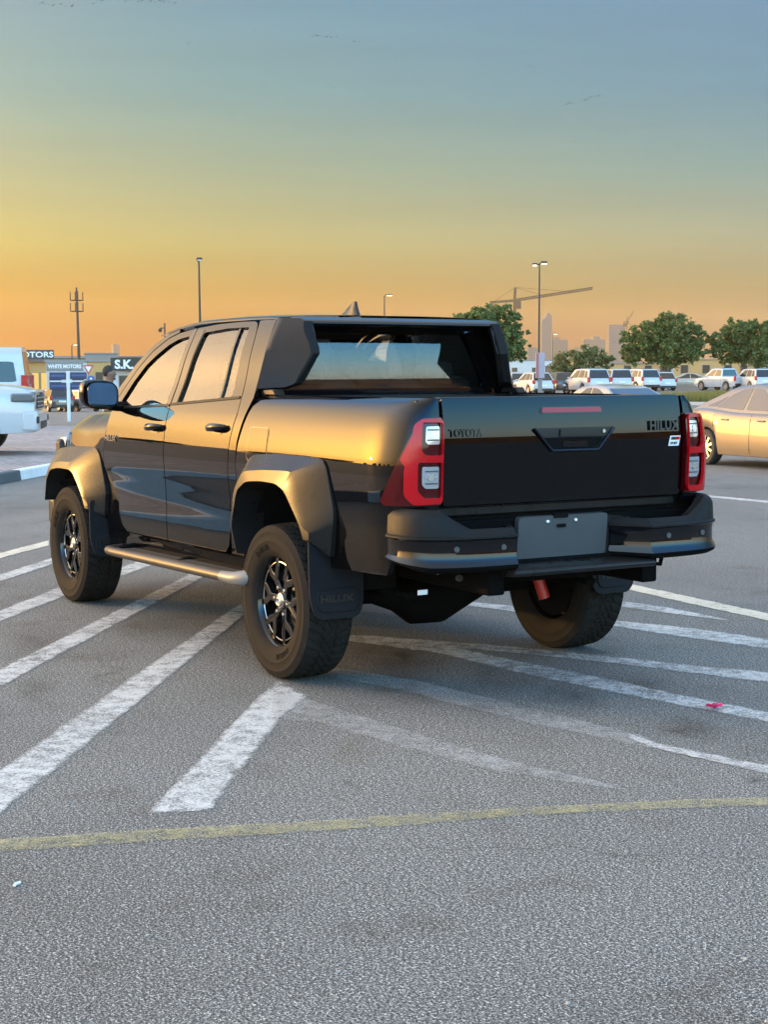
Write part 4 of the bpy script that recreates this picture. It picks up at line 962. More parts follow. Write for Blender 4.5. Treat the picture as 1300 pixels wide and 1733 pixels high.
# ================================================================== trees
bark = mat('bark', (.10,.075,.055), .9, noise=(6,.4))
def tree(name, px, d, blobs, n, leaf, lm, label, trunk_r=.16, zc=2.0, group='trees beyond the parked cars', lean=0):
    """blobs: (px offset in metres across, depth offset, z, rx, rz) lobes of the crown"""
    base = at(px, d); root = empty(name, base, 0, label, 'tree', group)
    right = Vector((rt0.x, rt0.y, 0)); back = Vector((fw.x, fw.y, 0)).normalized(); rnd = random.Random(int(px))
    bm = bmesh.new()
    tube(bm, [(0,0,-.05),(.03,.02,zc*.5),(.0,.05,zc)], [trunk_r*1.25,trunk_r,trunk_r*.85], 10)
    for x, y, z, rx, rz in blobs:
        e = right*x + back*y + Vector((0,0,z)); m_ = e*.45 + Vector((0,0,zc*.62)); m_.z = min(m_.z, e.z)
        tube(bm, [(0,.04,zc*.9), tuple(m_), tuple(e)], [trunk_r*.6,trunk_r*.36,trunk_r*.1], 7)
    obj('trunk', bm, bark, root)
    V, F = [], []; tot = sum(b[3]*b[3]*b[4] for b in blobs)
    for x, y, z, rx, rz in blobs:
        c = right*x + back*y + Vector((0,0,z)); k = int(n*rx*rx*rz/tot); ncl = max(10, k//34); cl = []
        for i in range(ncl):
            v = Vector((rnd.gauss(0,1), rnd.gauss(0,1), rnd.gauss(0,1))).normalized()*rnd.uniform(.40,1.10)
            cl.append((c + Vector((v.x*rx, v.y*rx, v.z*rz)), rnd.uniform(.08,.20)*rx))
        for i in range(k):
            cc, s = cl[rnd.randrange(ncl)]; p = cc + Vector((rnd.gauss(0,s*.62), rnd.gauss(0,s*.62), rnd.gauss(0,s*.5)))
            a = Vector((rnd.gauss(0,1), rnd.gauss(0,1), rnd.gauss(-.3,.7))).normalized(); b = a.orthogonal().normalized(); b = Matrix.Rotation(rnd.uniform(0,6.28), 3, a) @ b
            l = leaf*rnd.uniform(.6,1.3); w_ = l*.42; q = len(V)
            V += [p-a*l*.5, p+b*w_, p+a*l*.5, p-b*w_]; F.append((q, q+1, q+2, q+3))
    me = bpy.data.meshes.new('crown'); me.from_pydata(V, [], F); link('crown', me, lm, root); return root
lm1 = leaf_mat('dark_green_leaves', (.045,.080,.024), (.16,.215,.065)); lm2 = leaf_mat('olive_leaves', (.07,.095,.03), (.19,.21,.085))
tree('broadleaf_tree', 838, 90, [(-1.5,0,4.3,1.05,.85),(-.3,.2,4.7,1.1,.75),(.9,0,4.4,.9,.9),(1.2,-.2,3.2,.8,.9),(0,0,3.2,1.4,1.1),(.5,.3,4.9,.5,.5),(-.9,.2,5.0,.55,.4),(1.45,0,2.4,.5,.45)], 12500, .17, lm1, 'round green tree rising right behind the pickup roof', .14, 2.0)
tree('shrubby_tree', 985, 135, [(-.9,0,2.3,1.5,1.2),(.6,.2,2.9,1.5,1.0),(1.8,0,2.5,1.0,.8),(-1.7,0,1.7,.9,.8),(.1,0,1.4,1.6,.8)], 6500, .24, lm2, 'low feathery olive tree left of the biggest tree', .12, 1.2)
tree('broadleaf_tree', 1122, 150, [(-2.6,0,4.2,1.7,1.5),(-.9,.4,5.2,1.8,1.4),(.9,0,5.4,1.8,1.5),(2.6,.2,4.7,1.7,1.4),(3.3,0,3.7,1.2,.9),(0,-.3,3.6,2.4,1.5),(-2.9,0,3.0,1.3,1.0),(1.9,-.3,3.2,1.6,1.0),(-.1,0,6.4,1.0,.6)], 17000, .27, lm1, 'biggest dark green tree, wide crown over the parked white cars', .24, 2.6)
far_tree = bpy.data.objects['broadleaf_tree.001']
tree('broadleaf_tree', 1258, 152, [(-2.3,0,4.5,1.4,1.3),(-.6,.3,5.2,1.6,1.2),(1.2,0,5.3,1.7,1.3),(2.9,.2,5.1,1.6,1.3),(-1.6,0,3.2,1.5,1.1),(.9,-.3,3.5,2.2,1.4),(3.2,0,3.6,1.6,1.2)], 15000, .27, lm1, 'dark green tree cut off by the right edge of the picture', .22, 2.6)
# trees standing left of the picture: the truck's glossy side mirrors their dark outline along the horizon
for i, (a, d, s) in enumerate(((22,96,.62),(28,88,.70),(33.5,104,.55),(41,84,.66),(47,92,.75),(54,80,.6),(61,90,.7))):
    o = copy_tree(far_tree); o.location = (d*math.cos(R(a)), d*math.sin(R(a)), -.4); o.rotation_euler = (0,0,i*1.3); o.scale = (s*1.25,s*1.25,s*.80)
    tag(o, 'tree left of the picture, seen only mirrored in the side of the pickup', 'tree', 'trees left of the picture')

# ================================================================== other vehicles
M_['carglass'] = mat('dark_car_glass', (.012,.014,.014), .04, coat=.3)
M_['goldglass'] = glass('car_side_glass', (.55,.55,.48), 1.6)
M_['alloy'] = mat('alloy_wheel', (.42,.40,.37), .35, metal=.7)
M_['trim'] = mat('black_trim', (.015,.015,.015), .5)
M_['cartyre'] = mat('car_tyre', (.02,.02,.02), .75)
M_['lampr'] = mat('car_tail_lamp', (.40,.01,.012), .2, coat=.5)
M_['lampd'] = mat('smoked_head_lamp', (.10,.12,.13), .08, metal=.3, coat=1)
M_['lampw'] = mat('car_head_lamp', (.45,.47,.48), .1, metal=.4, coat=1)
def paint(name, c, metal=.25, rough=.32): return mat(name, c, rough, metal=metal, coat=1, crough=.04)
PNT = dict(white=paint('white_car_paint', (.42,.425,.43), 0, .3), gold=paint('champagne_car_paint', (.155,.118,.075), .3, .4), black=paint('black_car_paint', (.010,.011,.012), 0, .25),
           dark=paint('dark_blue_car_paint', (.02,.026,.034), .2), silver=paint('silver_car_paint', (.45,.46,.46), .5), beige=paint('beige_car_paint', (.34,.28,.21), .3))
def car_wheel(r, wd, n=10):
    bm = bmesh.new(); lathe(bm, [(r*.66,wd*.40),(r*.72,wd*.52),(r*.93,wd*.5),(r,wd*.36),(r,-wd*.36),(r*.93,-wd*.5),(r*.6,-wd*.45)], 36); ty = obj('wheel', bm, M_['cartyre'])
    bm = bmesh.new(); lathe(bm, [(r*.69,wd*.47),(r*.64,wd*.44),(r*.60,wd*.30),(r*.60,wd*.05)], 36); 
    for k in range(n):
        a = 2*PI*k/n; c, s = math.cos(a), math.sin(a)
        def mp(p, q, z): return (p*c-q*s, z, p*s+q*c)
        f = [bm.verts.new(mp(r*.08, -r*.06, wd*.42)), bm.verts.new(mp(r*.63, -r*.085, wd*.40)), bm.verts.new(mp(r*.63, r*.085, wd*.40)), bm.verts.new(mp(r*.08, r*.06, wd*.42))]; bm.faces.new(f)
    lathe(bm, [(.001,wd*.44),(r*.14,wd*.43),(r*.15,wd*.3)], 16)
    obj('rim', bm, M_['alloy'], ty)
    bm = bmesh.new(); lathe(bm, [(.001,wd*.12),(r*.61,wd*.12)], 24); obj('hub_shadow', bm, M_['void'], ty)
    return ty
def car(name, S, paint_, detail=True):
    """body shell, cabin, windows, lamps and wheels; origin on the ground midway, +X forward"""
    root = empty(name); L_, W_, pm = S['L'], S['W'], paint_
    ztop = interp(*zip(*S['top'])); R_ = S['R']; ax = S['ax']; sill = S['sill']
    def hw(x): return W_/2*(1-S.get('taper', .16)*abs(2*x/L_)**6)
    def sl(x):
        z = sill + S.get('ends', .10)*max(0, abs(2*x/L_)-.8)/.2
        for c in ax:
            q = (R_*1.16)**2-(x-c)**2
            if q > 0: z = max(z, R_*.95+math.sqrt(q))
        return z
    secs = [(.80,None,0),(.965,0,0),(1.0,.22,0),(1.0,.50,0),(.99,.72,0),(.965,.90,0),(.93,.975,0),(.86,1.0,.006),(.45,1.0,.03),(0,1.0,.04)]
    secs2 = secs + [(-a,b,c) for a,b,c in secs[::-1][1:]]
    n = 110; bm = bmesh.new(); rows = []
    for i in range(n+1):
        x = -L_/2 + L_*i/n; z0, z1, y = sl(x), ztop(x), hw(x); z0 = min(z0, z1-.03); e = (abs(2*x/L_)**14)*.05
        rows.append([bm.verts.new((x*(1-.0) , a*y, (z0+.10 if b is None and z0 < sill+.2 else z0) if b is None else z0 + (z1-z0)*b*(1-e) + c)) for a, b, c in secs2])
    for a, b in zip(rows, rows[1:]):
        for k in range(len(a)-1): bm.faces.new((a[k], a[k+1], b[k+1], b[k]))
    bm.faces.new(rows[0]); bm.faces.new(rows[-1][::-1])
    body = obj('body', bm, pm, root, smooth=42, bevel=.015, seg=2)
    bm = bmesh.new(); box(bm, (L_*.92, W_*.80, .25), (0,0,sill+.16)); obj('underbody', bm, M_['void'], root, smooth=0)
    # cabin
    x1, x2, x3, x4 = S['cab']; zr = S['H']; wb, wr = S['wb'], S['wr']
    cr = interp([0,.5,1],[0,S.get('arch',.03),0])
    def zb(x): return ztop(max(-L_/2, min(L_/2, x)))-.02
    def side(s, h, off=0.0):
        hh = h; x = (x1+(x2-x1)*hh)*(1-s) + (x4+(x3-x4)*hh)*s; z = zb(x)*(1-h) + (zr + cr(s))*h
        y = (wb*(1-h)+wr*h) * (1 if h < .9 else 1-.06*((h-.9)/.1)**2)
        return Vector((x, y+off, z))
    bm = bmesh.new(); ns, nh = 26, 10; rows = []
    for i in range(ns+1):
        s = i/ns; col = [side(s, h/nh) for h in range(nh+1)]
        top = [Vector((col[-1].x, col[-1].y*q, col[-1].z+.035*(1-q*q))) for q in (.8,.5,0,-.5,-.8)]
        ring = col + top + [Vector((p.x,-p.y,p.z)) for p in col[::-1]]
        rows.append([bm.verts.new(p) for p in ring])
    for a, b in zip(rows, rows[1:]):
        for k in range(len(a)-1): bm.faces.new((a[k], a[k+1], b[k+1], b[k]))
    for e in (rows[0], rows[-1]):
        m_ = len(e)
        for k in range(m_//2): 
            try: bm.faces.new((e[k], e[k+1], e[m_-2-k], e[m_-1-k]))
            except ValueError: pass
    obj('cabin', bm, pm, root, smooth=35, bevel=.02, seg=2)
    gl = S.get('glass', M_['carglass'])
    for q in S['win']:
        for mi in (False, True):
            poly_patch('side_window', rpoly(q, .04, 3), lambda a, b: side(a, b), gl, root, .12, .2, .003, mirror=mi, off=.004)
    def endp(front):
        s = 1 if front else 0; dx = .006 if front else -.006
        bm = bmesh.new()
        grid(bm, lambda a, b: (lambda p: Vector((p.x+dx, p.y*(1-2*b)*.90, p.z+.006)))(side(s, .10+.80*a)), 4, 6)
        obj('windscreen' if front else 'rear_screen', bm, M_['carglass'], root)
    endp(True); endp(False)
    # lamps, bumpers, plate, mirrors
    for s in (1,-1):
        for p in S['head']: bm = bmesh.new(); box(bm, p[1], (p[0][0], s*p[0][1], p[0][2])); obj('headlight', bm, M_[S.get('lampm','lampw')], root, bevel=.03)
        for p in S['tail']: bm = bmesh.new(); box(bm, p[1], (p[0][0], s*p[0][1], p[0][2])); obj('tail_lamp', bm, M_['lampr'], root, bevel=.015)
        bm = bmesh.new(); bmesh.ops.create_uvsphere(bm, u_segments=12, v_segments=8, radius=1)
        for v in bm.verts: v.co = Vector((x4-.35+v.co.x*.06, s*(wb+.13)+v.co.y*.11, zb(x4)+.10+v.co.z*.075))
        obj('door_mirror', bm, pm, root)
        if detail:
            for hx in S.get('handles', ()):
                bm = bmesh.new(); tube(bm, [(hx-.10, s*(hw(hx)*.975+.012), S['hz']), (hx, s*(hw(hx)*.975+.035), S['hz']+.005), (hx+.10, s*(hw(hx)*.975+.012), S['hz'])], .014, 8); obj('door_handle', bm, pm, root)
            for dx_ in S.get('seams', ()):
                bm = bmesh.new()
                z0, z1 = sill+.06, ztop(dx_)-.03
                prev = None
                for k in range(9):
                    z = z0+(z1-z0)*k/8; b_ = (z-sl(dx_))/(ztop(dx_)-sl(dx_)); y = hw(dx_)*(interp([0,.22,.5,.72,.9,.975,1],[.965,1,1,.99,.965,.93,.86])(max(0,min(1,b_))))+.0015
                    pr = [bm.verts.new((dx_-.006, s*y, z)), bm.verts.new((dx_+.006, s*y, z))]
                    if prev: bm.faces.new((prev[0], prev[1], pr[1], pr[0]))
                    prev = pr
                obj('door_seam', bm, M_['void'], root, smooth=0)
    bm = bmesh.new(); box(bm, (.03,.50,.12), (-L_/2-.002,0,S.get('plate', .62))); obj('number_plate', bm, M_['white'], root, bevel=.01)
    for p in S.get('trim', ()): bm = bmesh.new(); box(bm, p[1], p[0]); obj('bumper_trim', bm, M_['trim'], root, bevel=.02)
    for p in S.get('bump', ()): bm = bmesh.new(); box(bm, p[1], p[0]); obj('bumper', bm, pm, root, bevel=.06, seg=4)
    if S.get('lampm'):
        for z in (.85,.92,.99): bm = bmesh.new(); box(bm, (.04,1.10,.022), (2.50,0,z)); obj('grille_bar', bm, M_['steel'], root, bevel=.006)
    wm = car_wheel(R_, S.get('tw', .21), S.get('spokes', 10)); first = True
    for c in ax:
        for s in (1,-1):
            w_ = wm if first else copy_tree(wm); first = False
            w_.parent = root; w_.location = (c, s*(W_/2-S.get('tw', .21)/2-.015), R_); w_.rotation_euler = (0,0,0 if s > 0 else PI)
    return root
SEDAN = dict(L=4.82, W=1.80, H=1.43, sill=.20, R=.325, ax=(-1.40,1.37), top=[(-2.41,.80),(-2.38,.93),(-2.2,1.00),(-1.6,1.03),(-.5,.97),(.6,.955),(1.0,.93),(1.7,.83),(2.2,.70),(2.41,.55)],
  cab=(-1.95,-.85,.30,1.25), wb=.80, wr=.56, arch=.035, win=[[(.095,.14),(.165,.60),(.185,.14)],[(.20,.13),(.195,.66),(.27,.83),(.475,.88),(.485,.13)],[(.515,.13),(.505,.88),(.70,.86),(.93,.13)]],
  head=[((2.24,.66,.68),(.30,.34,.14))], tail=[((-2.34,.68,.84),(.20,.36,.18))], handles=(-.78,.30), seams=(-1.13,-.02,.98), hz=.84, trim=[((2.36,0,.36),(.12,1.1,.18))], spokes=9)
SUV = dict(L=4.75, W=1.88, H=1.76, sill=.30, R=.37, ax=(-1.38,1.40), top=[(-2.375,.95),(-2.34,1.06),(-1.8,1.10),(0,1.08),(.9,1.07),(1.2,1.06),(1.9,.99),(2.25,.90),(2.375,.75)],
  cab=(-2.33,-2.05,.35,1.15), wb=.87, wr=.68, arch=.03, win=[[(.05,.12),(.07,.80),(.20,.84),(.215,.12)],[(.24,.12),(.235,.84),(.52,.86),(.525,.12)],[(.55,.12),(.55,.86),(.80,.84),(.95,.12)]],
  head=[((2.22,.70,.86),(.26,.36,.15))], tail=[((-2.34,.82,1.02),(.12,.20,.34))], handles=(-.75,.30), seams=(-1.2,-.05,.98), hz=.98, trim=[((2.30,0,.48),(.16,1.3,.22)),((-2.32,0,.46),(.12,1.5,.20))], plate=.80)
HATCH = dict(SUV, L=4.1, H=1.52, R=.32, sill=.22, ax=(-1.22,1.28), W=1.76, top=[(-2.05,.80),(-2.02,.93),(-1.5,.97),(0,.94),(.8,.93),(1.1,.91),(1.6,.82),(1.95,.72),(2.05,.58)], cab=(-2.0,-1.55,.2,1.08), wb=.80, wr=.60,
  head=[((1.9,.62,.72),(.24,.32,.13))], tail=[((-2.0,.74,.86),(.12,.22,.26))], trim=[((1.98,0,.36),(.12,1.1,.18)),((-1.99,0,.34),(.12,1.4,.18))], handles=(-.65,.3), seams=(-1.0,-.05,.9), hz=.80, plate=.62)
PICK = dict(SUV, L=5.3, ax=(-1.55,1.55), H=1.80, top=[(-2.65,1.10),(-2.6,1.16),(-1.0,1.17),(-.9,1.15),(.9,1.12),(1.3,1.10),(2.2,1.02),(2.5,.92),(2.65,.78)], cab=(-1.02,-.88,.45,1.30), win=[[(.06,.12),(.06,.84),(.44,.86),(.45,.12)],[(.49,.12),(.48,.86),(.78,.84),(.94,.12)]],
  tail=[((-2.61,.84,1.0),(.12,.16,.40))], head=[((2.5,.70,.88),(.26,.36,.15))], trim=[((2.58,0,.48),(.16,1.3,.22)),((-2.64,0,.52),(.14,1.6,.16))], handles=(-.5,.5), seams=(-.95,-.02,1.0), plate=.85)
VAN = dict(SUV, L=5.2, W=1.90, H=2.24, R=.35, ax=(-1.5,1.6), top=[(-2.6,1.05),(-2.58,1.15),(0,1.15),(1.9,1.14),(2.3,1.08),(2.5,.95),(2.6,.7)], cab=(-2.58,-2.45,1.55,2.25), wb=.90, wr=.74, arch=.02,
  win=[[(.05,.16),(.06,.66),(.30,.66),(.30,.16)],[(.32,.16),(.32,.66),(.62,.66),(.62,.16)],[(.66,.16),(.66,.66),(.84,.66),(.95,.16)]], tail=[((-2.54,.88,1.25),(.20,.16,.50))], head=[((2.45,.72,.82),(.26,.30,.22))], handles=(.6,), seams=(-.6,.75), hz=1.05, trim=[((2.5,0,.45),(.2,1.5,.2)),((-2.56,0,.45),(.12,1.7,.2))])
BIG = dict(SUV, L=4.98, W=1.98, H=1.92, sill=.38, R=.40, tw=.27, ax=(-1.42,1.43), top=[(-2.49,1.10),(-2.45,1.18),(-1.8,1.20),(0,1.18),(.8,1.20),(1.2,1.21),(1.9,1.19),(2.30,1.15),(2.45,1.08),(2.49,.98)], cab=(-2.42,-2.2,.32,1.05), wb=.92, wr=.74,
  taper=.07, ends=.02, head=[((2.30,.78,1.00),(.40,.42,.15))], lampm='lampd', tail=[((-2.44,.86,1.1),(.12,.2,.34))], bump=[((2.40,0,.60),(.30,1.90,.36)),((2.44,0,1.10),(.16,1.5,.05))],trim=[((2.46,0,.92),(.10,1.16,.24)),((2.53,0,.52),(.06,1.0,.14)),((2.47,.83,.62),(.17,.22,.13)),((2.47,-.83,.62),(.17,.22,.13)),((-2.42,0,.5),(.12,1.6,.2))], plate=.8)
def put(o, px, d, head, label, cat, group=None, sc_=1.0, z=None):
    p = at(px, d); p.z = zg(p.x, p.y) if z is None else z
    o.location = p; o.rotation_euler = (0,0,head); o.scale = (sc_,)*3; tag(o, label, cat, group); return o
def view_az(px): return YAW - math.atan((px-650)/FPX)
# champagne sedan on the right, facing the viewer's right
M_['paleglass'] = mat('pale_car_glass', (.075,.058,.036), .05, coat=.5)
g = car('parked_car', dict(SEDAN, glass=M_['paleglass']), PNT['gold'])
hd_ = R(172); cw = at(1201, 26.3); off = Matrix.Rotation(hd_, 3, 'Z') @ Vector((1.40*.90, .0, 0)) + Matrix.Rotation(hd_, 3, 'Z') @ Vector((0,.80*.90,0))
g.location = cw + off*1.0; g.rotation_euler = (0,0,hd_); g.scale = (.90,)*3
tag(g, 'champagne gold sedan parked on the right, cut off by the picture edge', 'car')
# big white off-road SUV nosing in from the left edge
put(car('parked_car', BIG, PNT['white']), -180, 28.6, view_az(0)-R(90)-R(7), 'big white off-road SUV nosing into the picture at the left on brick paving', 'car', z=.12)
put(car('parked_van', VAN, PNT['white']), -112, 45, view_az(0)+R(84), 'tall white van standing behind the big white off-road SUV', 'van', z=zg(*at(-30,45).xy))
SU = car('parked_car', SUV, PNT['white']); HA = car('parked_car', HATCH, PNT['white']); SE = car('parked_car', SEDAN, PNT['white']); PI_ = car('parked_car', PICK, PNT['white'])
def recolor(o, m):
    for ch in [o]+list(o.children):
        if ch.type == 'MESH' and ch.material_slots and ch.material_slots[0].material in PNT.values():
            ch.material_slots[0].link = 'OBJECT'; ch.material_slots[0].material = m
used = set()
def park(proto, px, d, rel, label, color='white', cat='car', grp='cars parked in the far rows', s=1.0, z=None):
    o = proto if proto.name not in used else copy_tree(proto); used.add(proto.name); used.add(o.name)
    if color != 'white': recolor(o, PNT[color])
    return put(o, px, d, view_az(px)+R(rel), label, cat, grp, s, z)
park(SE, 1030, 33, 30, 'beige sedan hidden behind the tailgate, only its roof and rear screen showing', 'beige', s=.86, grp=None)
park(HA, 902, 112, 22, 'white hatchback with dark rear window, nearest the lamp post foot')
park(HA, 868, 118, 18, 'white hatchback half hidden behind the right sail panel')
park(HA, 947, 116, 14, 'dark blue hatchback between two white cars in the far row', 'dark')
park(SU, 992, 113, 24, 'white SUV right of the dark blue hatchback')
park(SU, 1042, 122, 12, 'white SUV below the gap between the low shrub and the big tree')
park(SU, 1078, 128, 30, 'white SUV in front of the left half of the biggest tree')
park(HA, 1116, 133, 20, 'white hatchback under the middle of the biggest tree')
park(SE, 1164, 138, 82, 'white sedan side on before the yellow building')
park(PI_, 1222, 133, 40, 'white pickup with open bed beyond the dry grass')
park(SU, 1274, 131, 25, 'white SUV under the tree at the right edge')
park(SU, 954, 150, 20, 'white SUV whose pale roof shows above the dark hatchback')
park(HA, 1305, 140, 30, 'white hatchback cut off at the right edge of the far row')
park(SE, 66, 118, 38, 'white sedan parked left of the black SUV', grp='cars parked on the left lot')
park(SE, 50, 126, 30, 'silver sedan just above the nose of the big white SUV', 'silver', grp='cars parked on the left lot')
park(SU, 97, 112, 8, 'black SUV behind the blue direction plates, rear towards us', 'black', grp='cars parked on the left lot', s=.95)
park(HA, 131, 114, 30, 'silver hatchback behind the white signpost', 'silver', grp='cars parked on the left lot')
park(SE, 78, 150, 30, 'white sedan before the lit shop front', grp='cars parked on the left lot')

# ================================================================== shops, signs and posts
def bmat(n, c, **k): return mat(n, c, .85, noise=(.7,.15), **k)
wallw, wallt, walld, dkg = bmat('pale_wall', (.50,.49,.47)), bmat('ochre_wall', (.46,.27,.10)), bmat('brown_wall', (.16,.10,.06)), bmat('dark_grey_sign', (.06,.065,.07))
winm = mat('shop_window', (.03,.03,.03), .1); roofm = bmat('flat_roof', (.22,.20,.18)); lett = mat('sign_lettering', (.70,.70,.68), .5); lit = mat('lit_shop_window', (.5,.28,.06), .5, emit=(1.0,.50,.08), es=.55)
def oriented(px, d, turn=0):
    p = at(px, d); p.z = zg(p.x, p.y); return p, view_az(px)-PI/2+R(turn)     # local +X to picture right, +Y away
def building(px, d, wd, hgt, dep, wall, label, turn=0, wins=(), roof=True, name='shop_building', cat='building', group=None, winmat=None):
    p, a = oriented(px, d, turn); r = empty(name, p, a, label, cat, group)
    bm = bmesh.new(); box(bm, (wd,dep,hgt), (0,dep/2,hgt/2)); obj('wall', bm, wall, r, bevel=.03)
    if roof: bm = bmesh.new(); box(bm, (wd+.4,dep+.4,.25), (0,dep/2,hgt+.126)); obj('roof', bm, roofm, r, bevel=.03)
    for x, z, w_, h in wins:
        bm = bmesh.new(); box(bm, (w_+.14,.10,h+.14), (x,-.03,z)); f = obj('window', bm, roofm, r)
        bm = bmesh.new(); box(bm, (w_,.06,h), (x,-.07,z)); obj('pane', bm, winmat or winm, f)
    return r
def signboard(px, d, z0, wd, hgt, txt, size, label, m=dkg, tw=None, xoff=0, small=None, turn=0, bold=.02, posts=True):
    p, a = oriented(px, d, turn); r = empty('sign_board', p, a, label, 'sign'); base = p.z
    bm = bmesh.new(); box(bm, (wd,.25,hgt), (0,0,z0-base+hgt/2)); obj('board', bm, m, r, bevel=.03)
    mt = Matrix.Translation((xoff, -.135, z0-base+hgt/2-size*.36)) @ Matrix.Rotation(PI/2, 4, 'X')
    text_mesh('lettering', txt, size, lett, r, mt, .03, bold=bold, width=tw, align='LEFT' if not tw else 'LEFT')
    if small: text_mesh('small_lettering', small[0], small[1], lett, r, Matrix.Translation((small[2],-.135,z0-base+hgt/2-size*.36)) @ Matrix.Rotation(PI/2, 4, 'X'), .03, bold=.01)
    if posts:
        bm = bmesh.new()
        for x in (-wd*.4, wd*.4): box(bm, (.12,.12,z0-base+.1), (x,.1,(z0-base)/2))
        obj('post', bm, roofm, r)
    return r
def zpx(py, d): return CAM.z + (632-py)*d/FPX
D1 = 190; k1 = D1/FPX
building(52, D1+2, 10.5, zpx(612,D1)-zg(*at(60,D1).xy), 8, wallt, 'ochre lit shop front under the big dark sign at the left', wins=[(-2.6+1.05*i, 2.0, .75, 2.0) for i in range(7)], winmat=lit)
signboard(46, D1, zpx(607,D1), 88*k1, 15*k1, 'MOTORS', .92, 'grey roof sign ending in OTORS beside the white van', tw=62*k1, xoff=-20*k1)
building(113, D1-18, 66*(D1-18)/FPX, zpx(612,D1-18)-zg(*at(113,D1-18).xy), 7, wallw, 'pale grey shop behind the blue direction plates', wins=[(-1.2,1.8,1.2,1.6),(1.2,1.8,1.2,1.6)])
signboard(110, D1-21, zpx(627,D1-21), 60*(D1-21)/FPX, 16*(D1-21)/FPX, 'WHITE MOTORS', .55, 'pale grey fascia sign reading WHITE MOTORS', m=bmat('grey_sign', (.20,.20,.19)), tw=54*(D1-21)/FPX, xoff=-27*(D1-21)/FPX, posts=False)
building(240, 150, 98*150/FPX, zpx(625,150)-zg(*at(240,150).xy), 8, wallw, 'white shop under the black S.K. sign', wins=[(-1.55,2.0,1.1,1.3)])
signboard(243, 149, zpx(626,149), 108*149/FPX, 21*149/FPX, 'S.K.', 1.12, 'black roof sign with white letters S.K.', m=mat('black_sign', (.012,.013,.013), .5), xoff=-47*149/FPX, small=('MOTORS', .62, -10*149/FPX), bold=.045, posts=False)
building(168, 230, 9, zpx(612,230)-zg(*at(168,230).xy), 8, wallt, 'low orange lit building between the two signs', wins=[(-2.5,2.4,1,1.4),(0,2.4,1,1.4),(2.5,2.4,1,1.4)])
for i, (px, d, wd, top, m_, lb) in enumerate(((100,330,26,607,walld,'long low dark roofline behind the grey shop'),(175,360,24,604,walld,'low distant roofline left of the S.K. sign'),(172,300,6,599,roofm,'small rooftop box above the distant roofline'),(20,300,30,606,walld,'low distant roofline behind the white van'))):
    building(px, d, wd, zpx(top,d)-zg(*at(px,d).xy), 10, m_, lb, group=None)
for i, (px, d, wd, top, m_, lb, nw) in enumerate(((1195,300,12,612,wallt,'sunlit yellow building between the two big trees',3),(1130,320,22,624,wallw,'low cream building under the biggest tree',5),(1062,310,12,618,wallt,'sunlit yellow building left of the biggest tree',3),(1280,330,20,622,wallt,'low ochre building behind the right tree',4),(905,420,16,612,wallw,'hazy low building right behind the sail panel',3),(958,380,10,622,walld,'low brown shed behind the shrubby tree',2))):
    building(px, d, wd, zpx(top,d), 9, m_, lb, wins=[((-wd/2+wd*(k+.5)/nw), 2.1, 1.3, 1.5) for k in range(nw)])
# the long sand coloured building behind the viewer, mirrored in the tailgate and rear glass
r = empty('warehouse', (-66,-38,0), R(-61), 'long sand coloured warehouse behind the viewer, mirrored in the tailgate', 'building')
bm = bmesh.new(); box(bm, (70,10,4.2), (0,0,2.1)); obj('wall', bm, bmat('sand_wall', (.20,.13,.07)), r)
bm = bmesh.new(); box(bm, (71,11,.3), (0,0,4.36)); obj('roof', bm, roofm, r)
for k in range(9): bm = bmesh.new(); box(bm, (3.0,.3,2.9), (-30+7.5*k,5.05,1.45)); obj('gate', bm, walld, r)
# curved canopy roof
p, a = oriented(941, 330); r = empty('canopy_shelter', p, a, 'dark curved canopy roof left of the shrubby tree', 'canopy'); bm = bmesh.new()
grid(bm, lambda s, t: (-2.0+4.0*s, -3+6*t, 2.4+1.35*math.sin(PI*(.12+.80*s))), 10, 2); o = obj('roof', bm, walld, r); o.modifiers.new('s','SOLIDIFY').thickness = .12
bm = bmesh.new()
for x in (-1.7,1.7): box(bm, (.2,.2,3.0), (x,0,1.5))
obj('post', bm, roofm, r)
# direction sign with four blue plates on a white post
white_post = mat('white_post_paint', (.62,.64,.66), .45, noise=(4,.1)); blue = mat('dark_blue_plate', (.012,.022,.075), .4); bluel = mat('blue_sign', (.01,.07,.36), .4)
p, a = oriented(115.5, 52); r = empty('direction_sign', p, a, 'white post carrying four dark blue direction plates', 'sign'); e = 52/FPX
bm = bmesh.new(); box(bm, (.11,.08,zpx(627,52)-p.z), (0,0,(zpx(627,52)-p.z)/2)); obj('post', bm, white_post, r, bevel=.012)
for x, yt, yb, w_ in ((-17,629,641,27),(16.5,629,640,27),(-17,646,657.5,27),(17,646.5,657.5,28)):
    bm = bmesh.new(); box(bm, (w_*e,.04,(yb-yt)*e), (x*e,-.05,zpx((yt+yb)/2,52)-p.z)); pl_ = obj('plate', bm, blue, r, bevel=.01)
    bm = bmesh.new(); box(bm, (w_*e*.86,.01,(yb-yt)*e*.28), (x*e,-.074,zpx((yt+yb)/2-.5,52)-p.z)); obj('stripe', bm, mat('plate_stripe', (.05,.08,.20), .5), pl_)
bm = bmesh.new()
for yy in (643.5,634,652): box(bm, (60*e,.025,.045), (0,-.02,zpx(yy,52)-p.z))
obj('cross_bar', bm, white_post, r)
p, a = oriented(154, 118); r = empty('round_sign', p, a, 'small round blue road sign beside the man', 'sign'); zz = zpx(640.5,118)-p.z
bm = bmesh.new(); cyl(bm, (0,.06,0), (0,.06,zz), .04); obj('post', bm, roofm, r)
bm = bmesh.new(); cyl(bm, (0,.02,zz), (0,-.02,zz), .27, seg=28); obj('disc', bm, bluel, r)
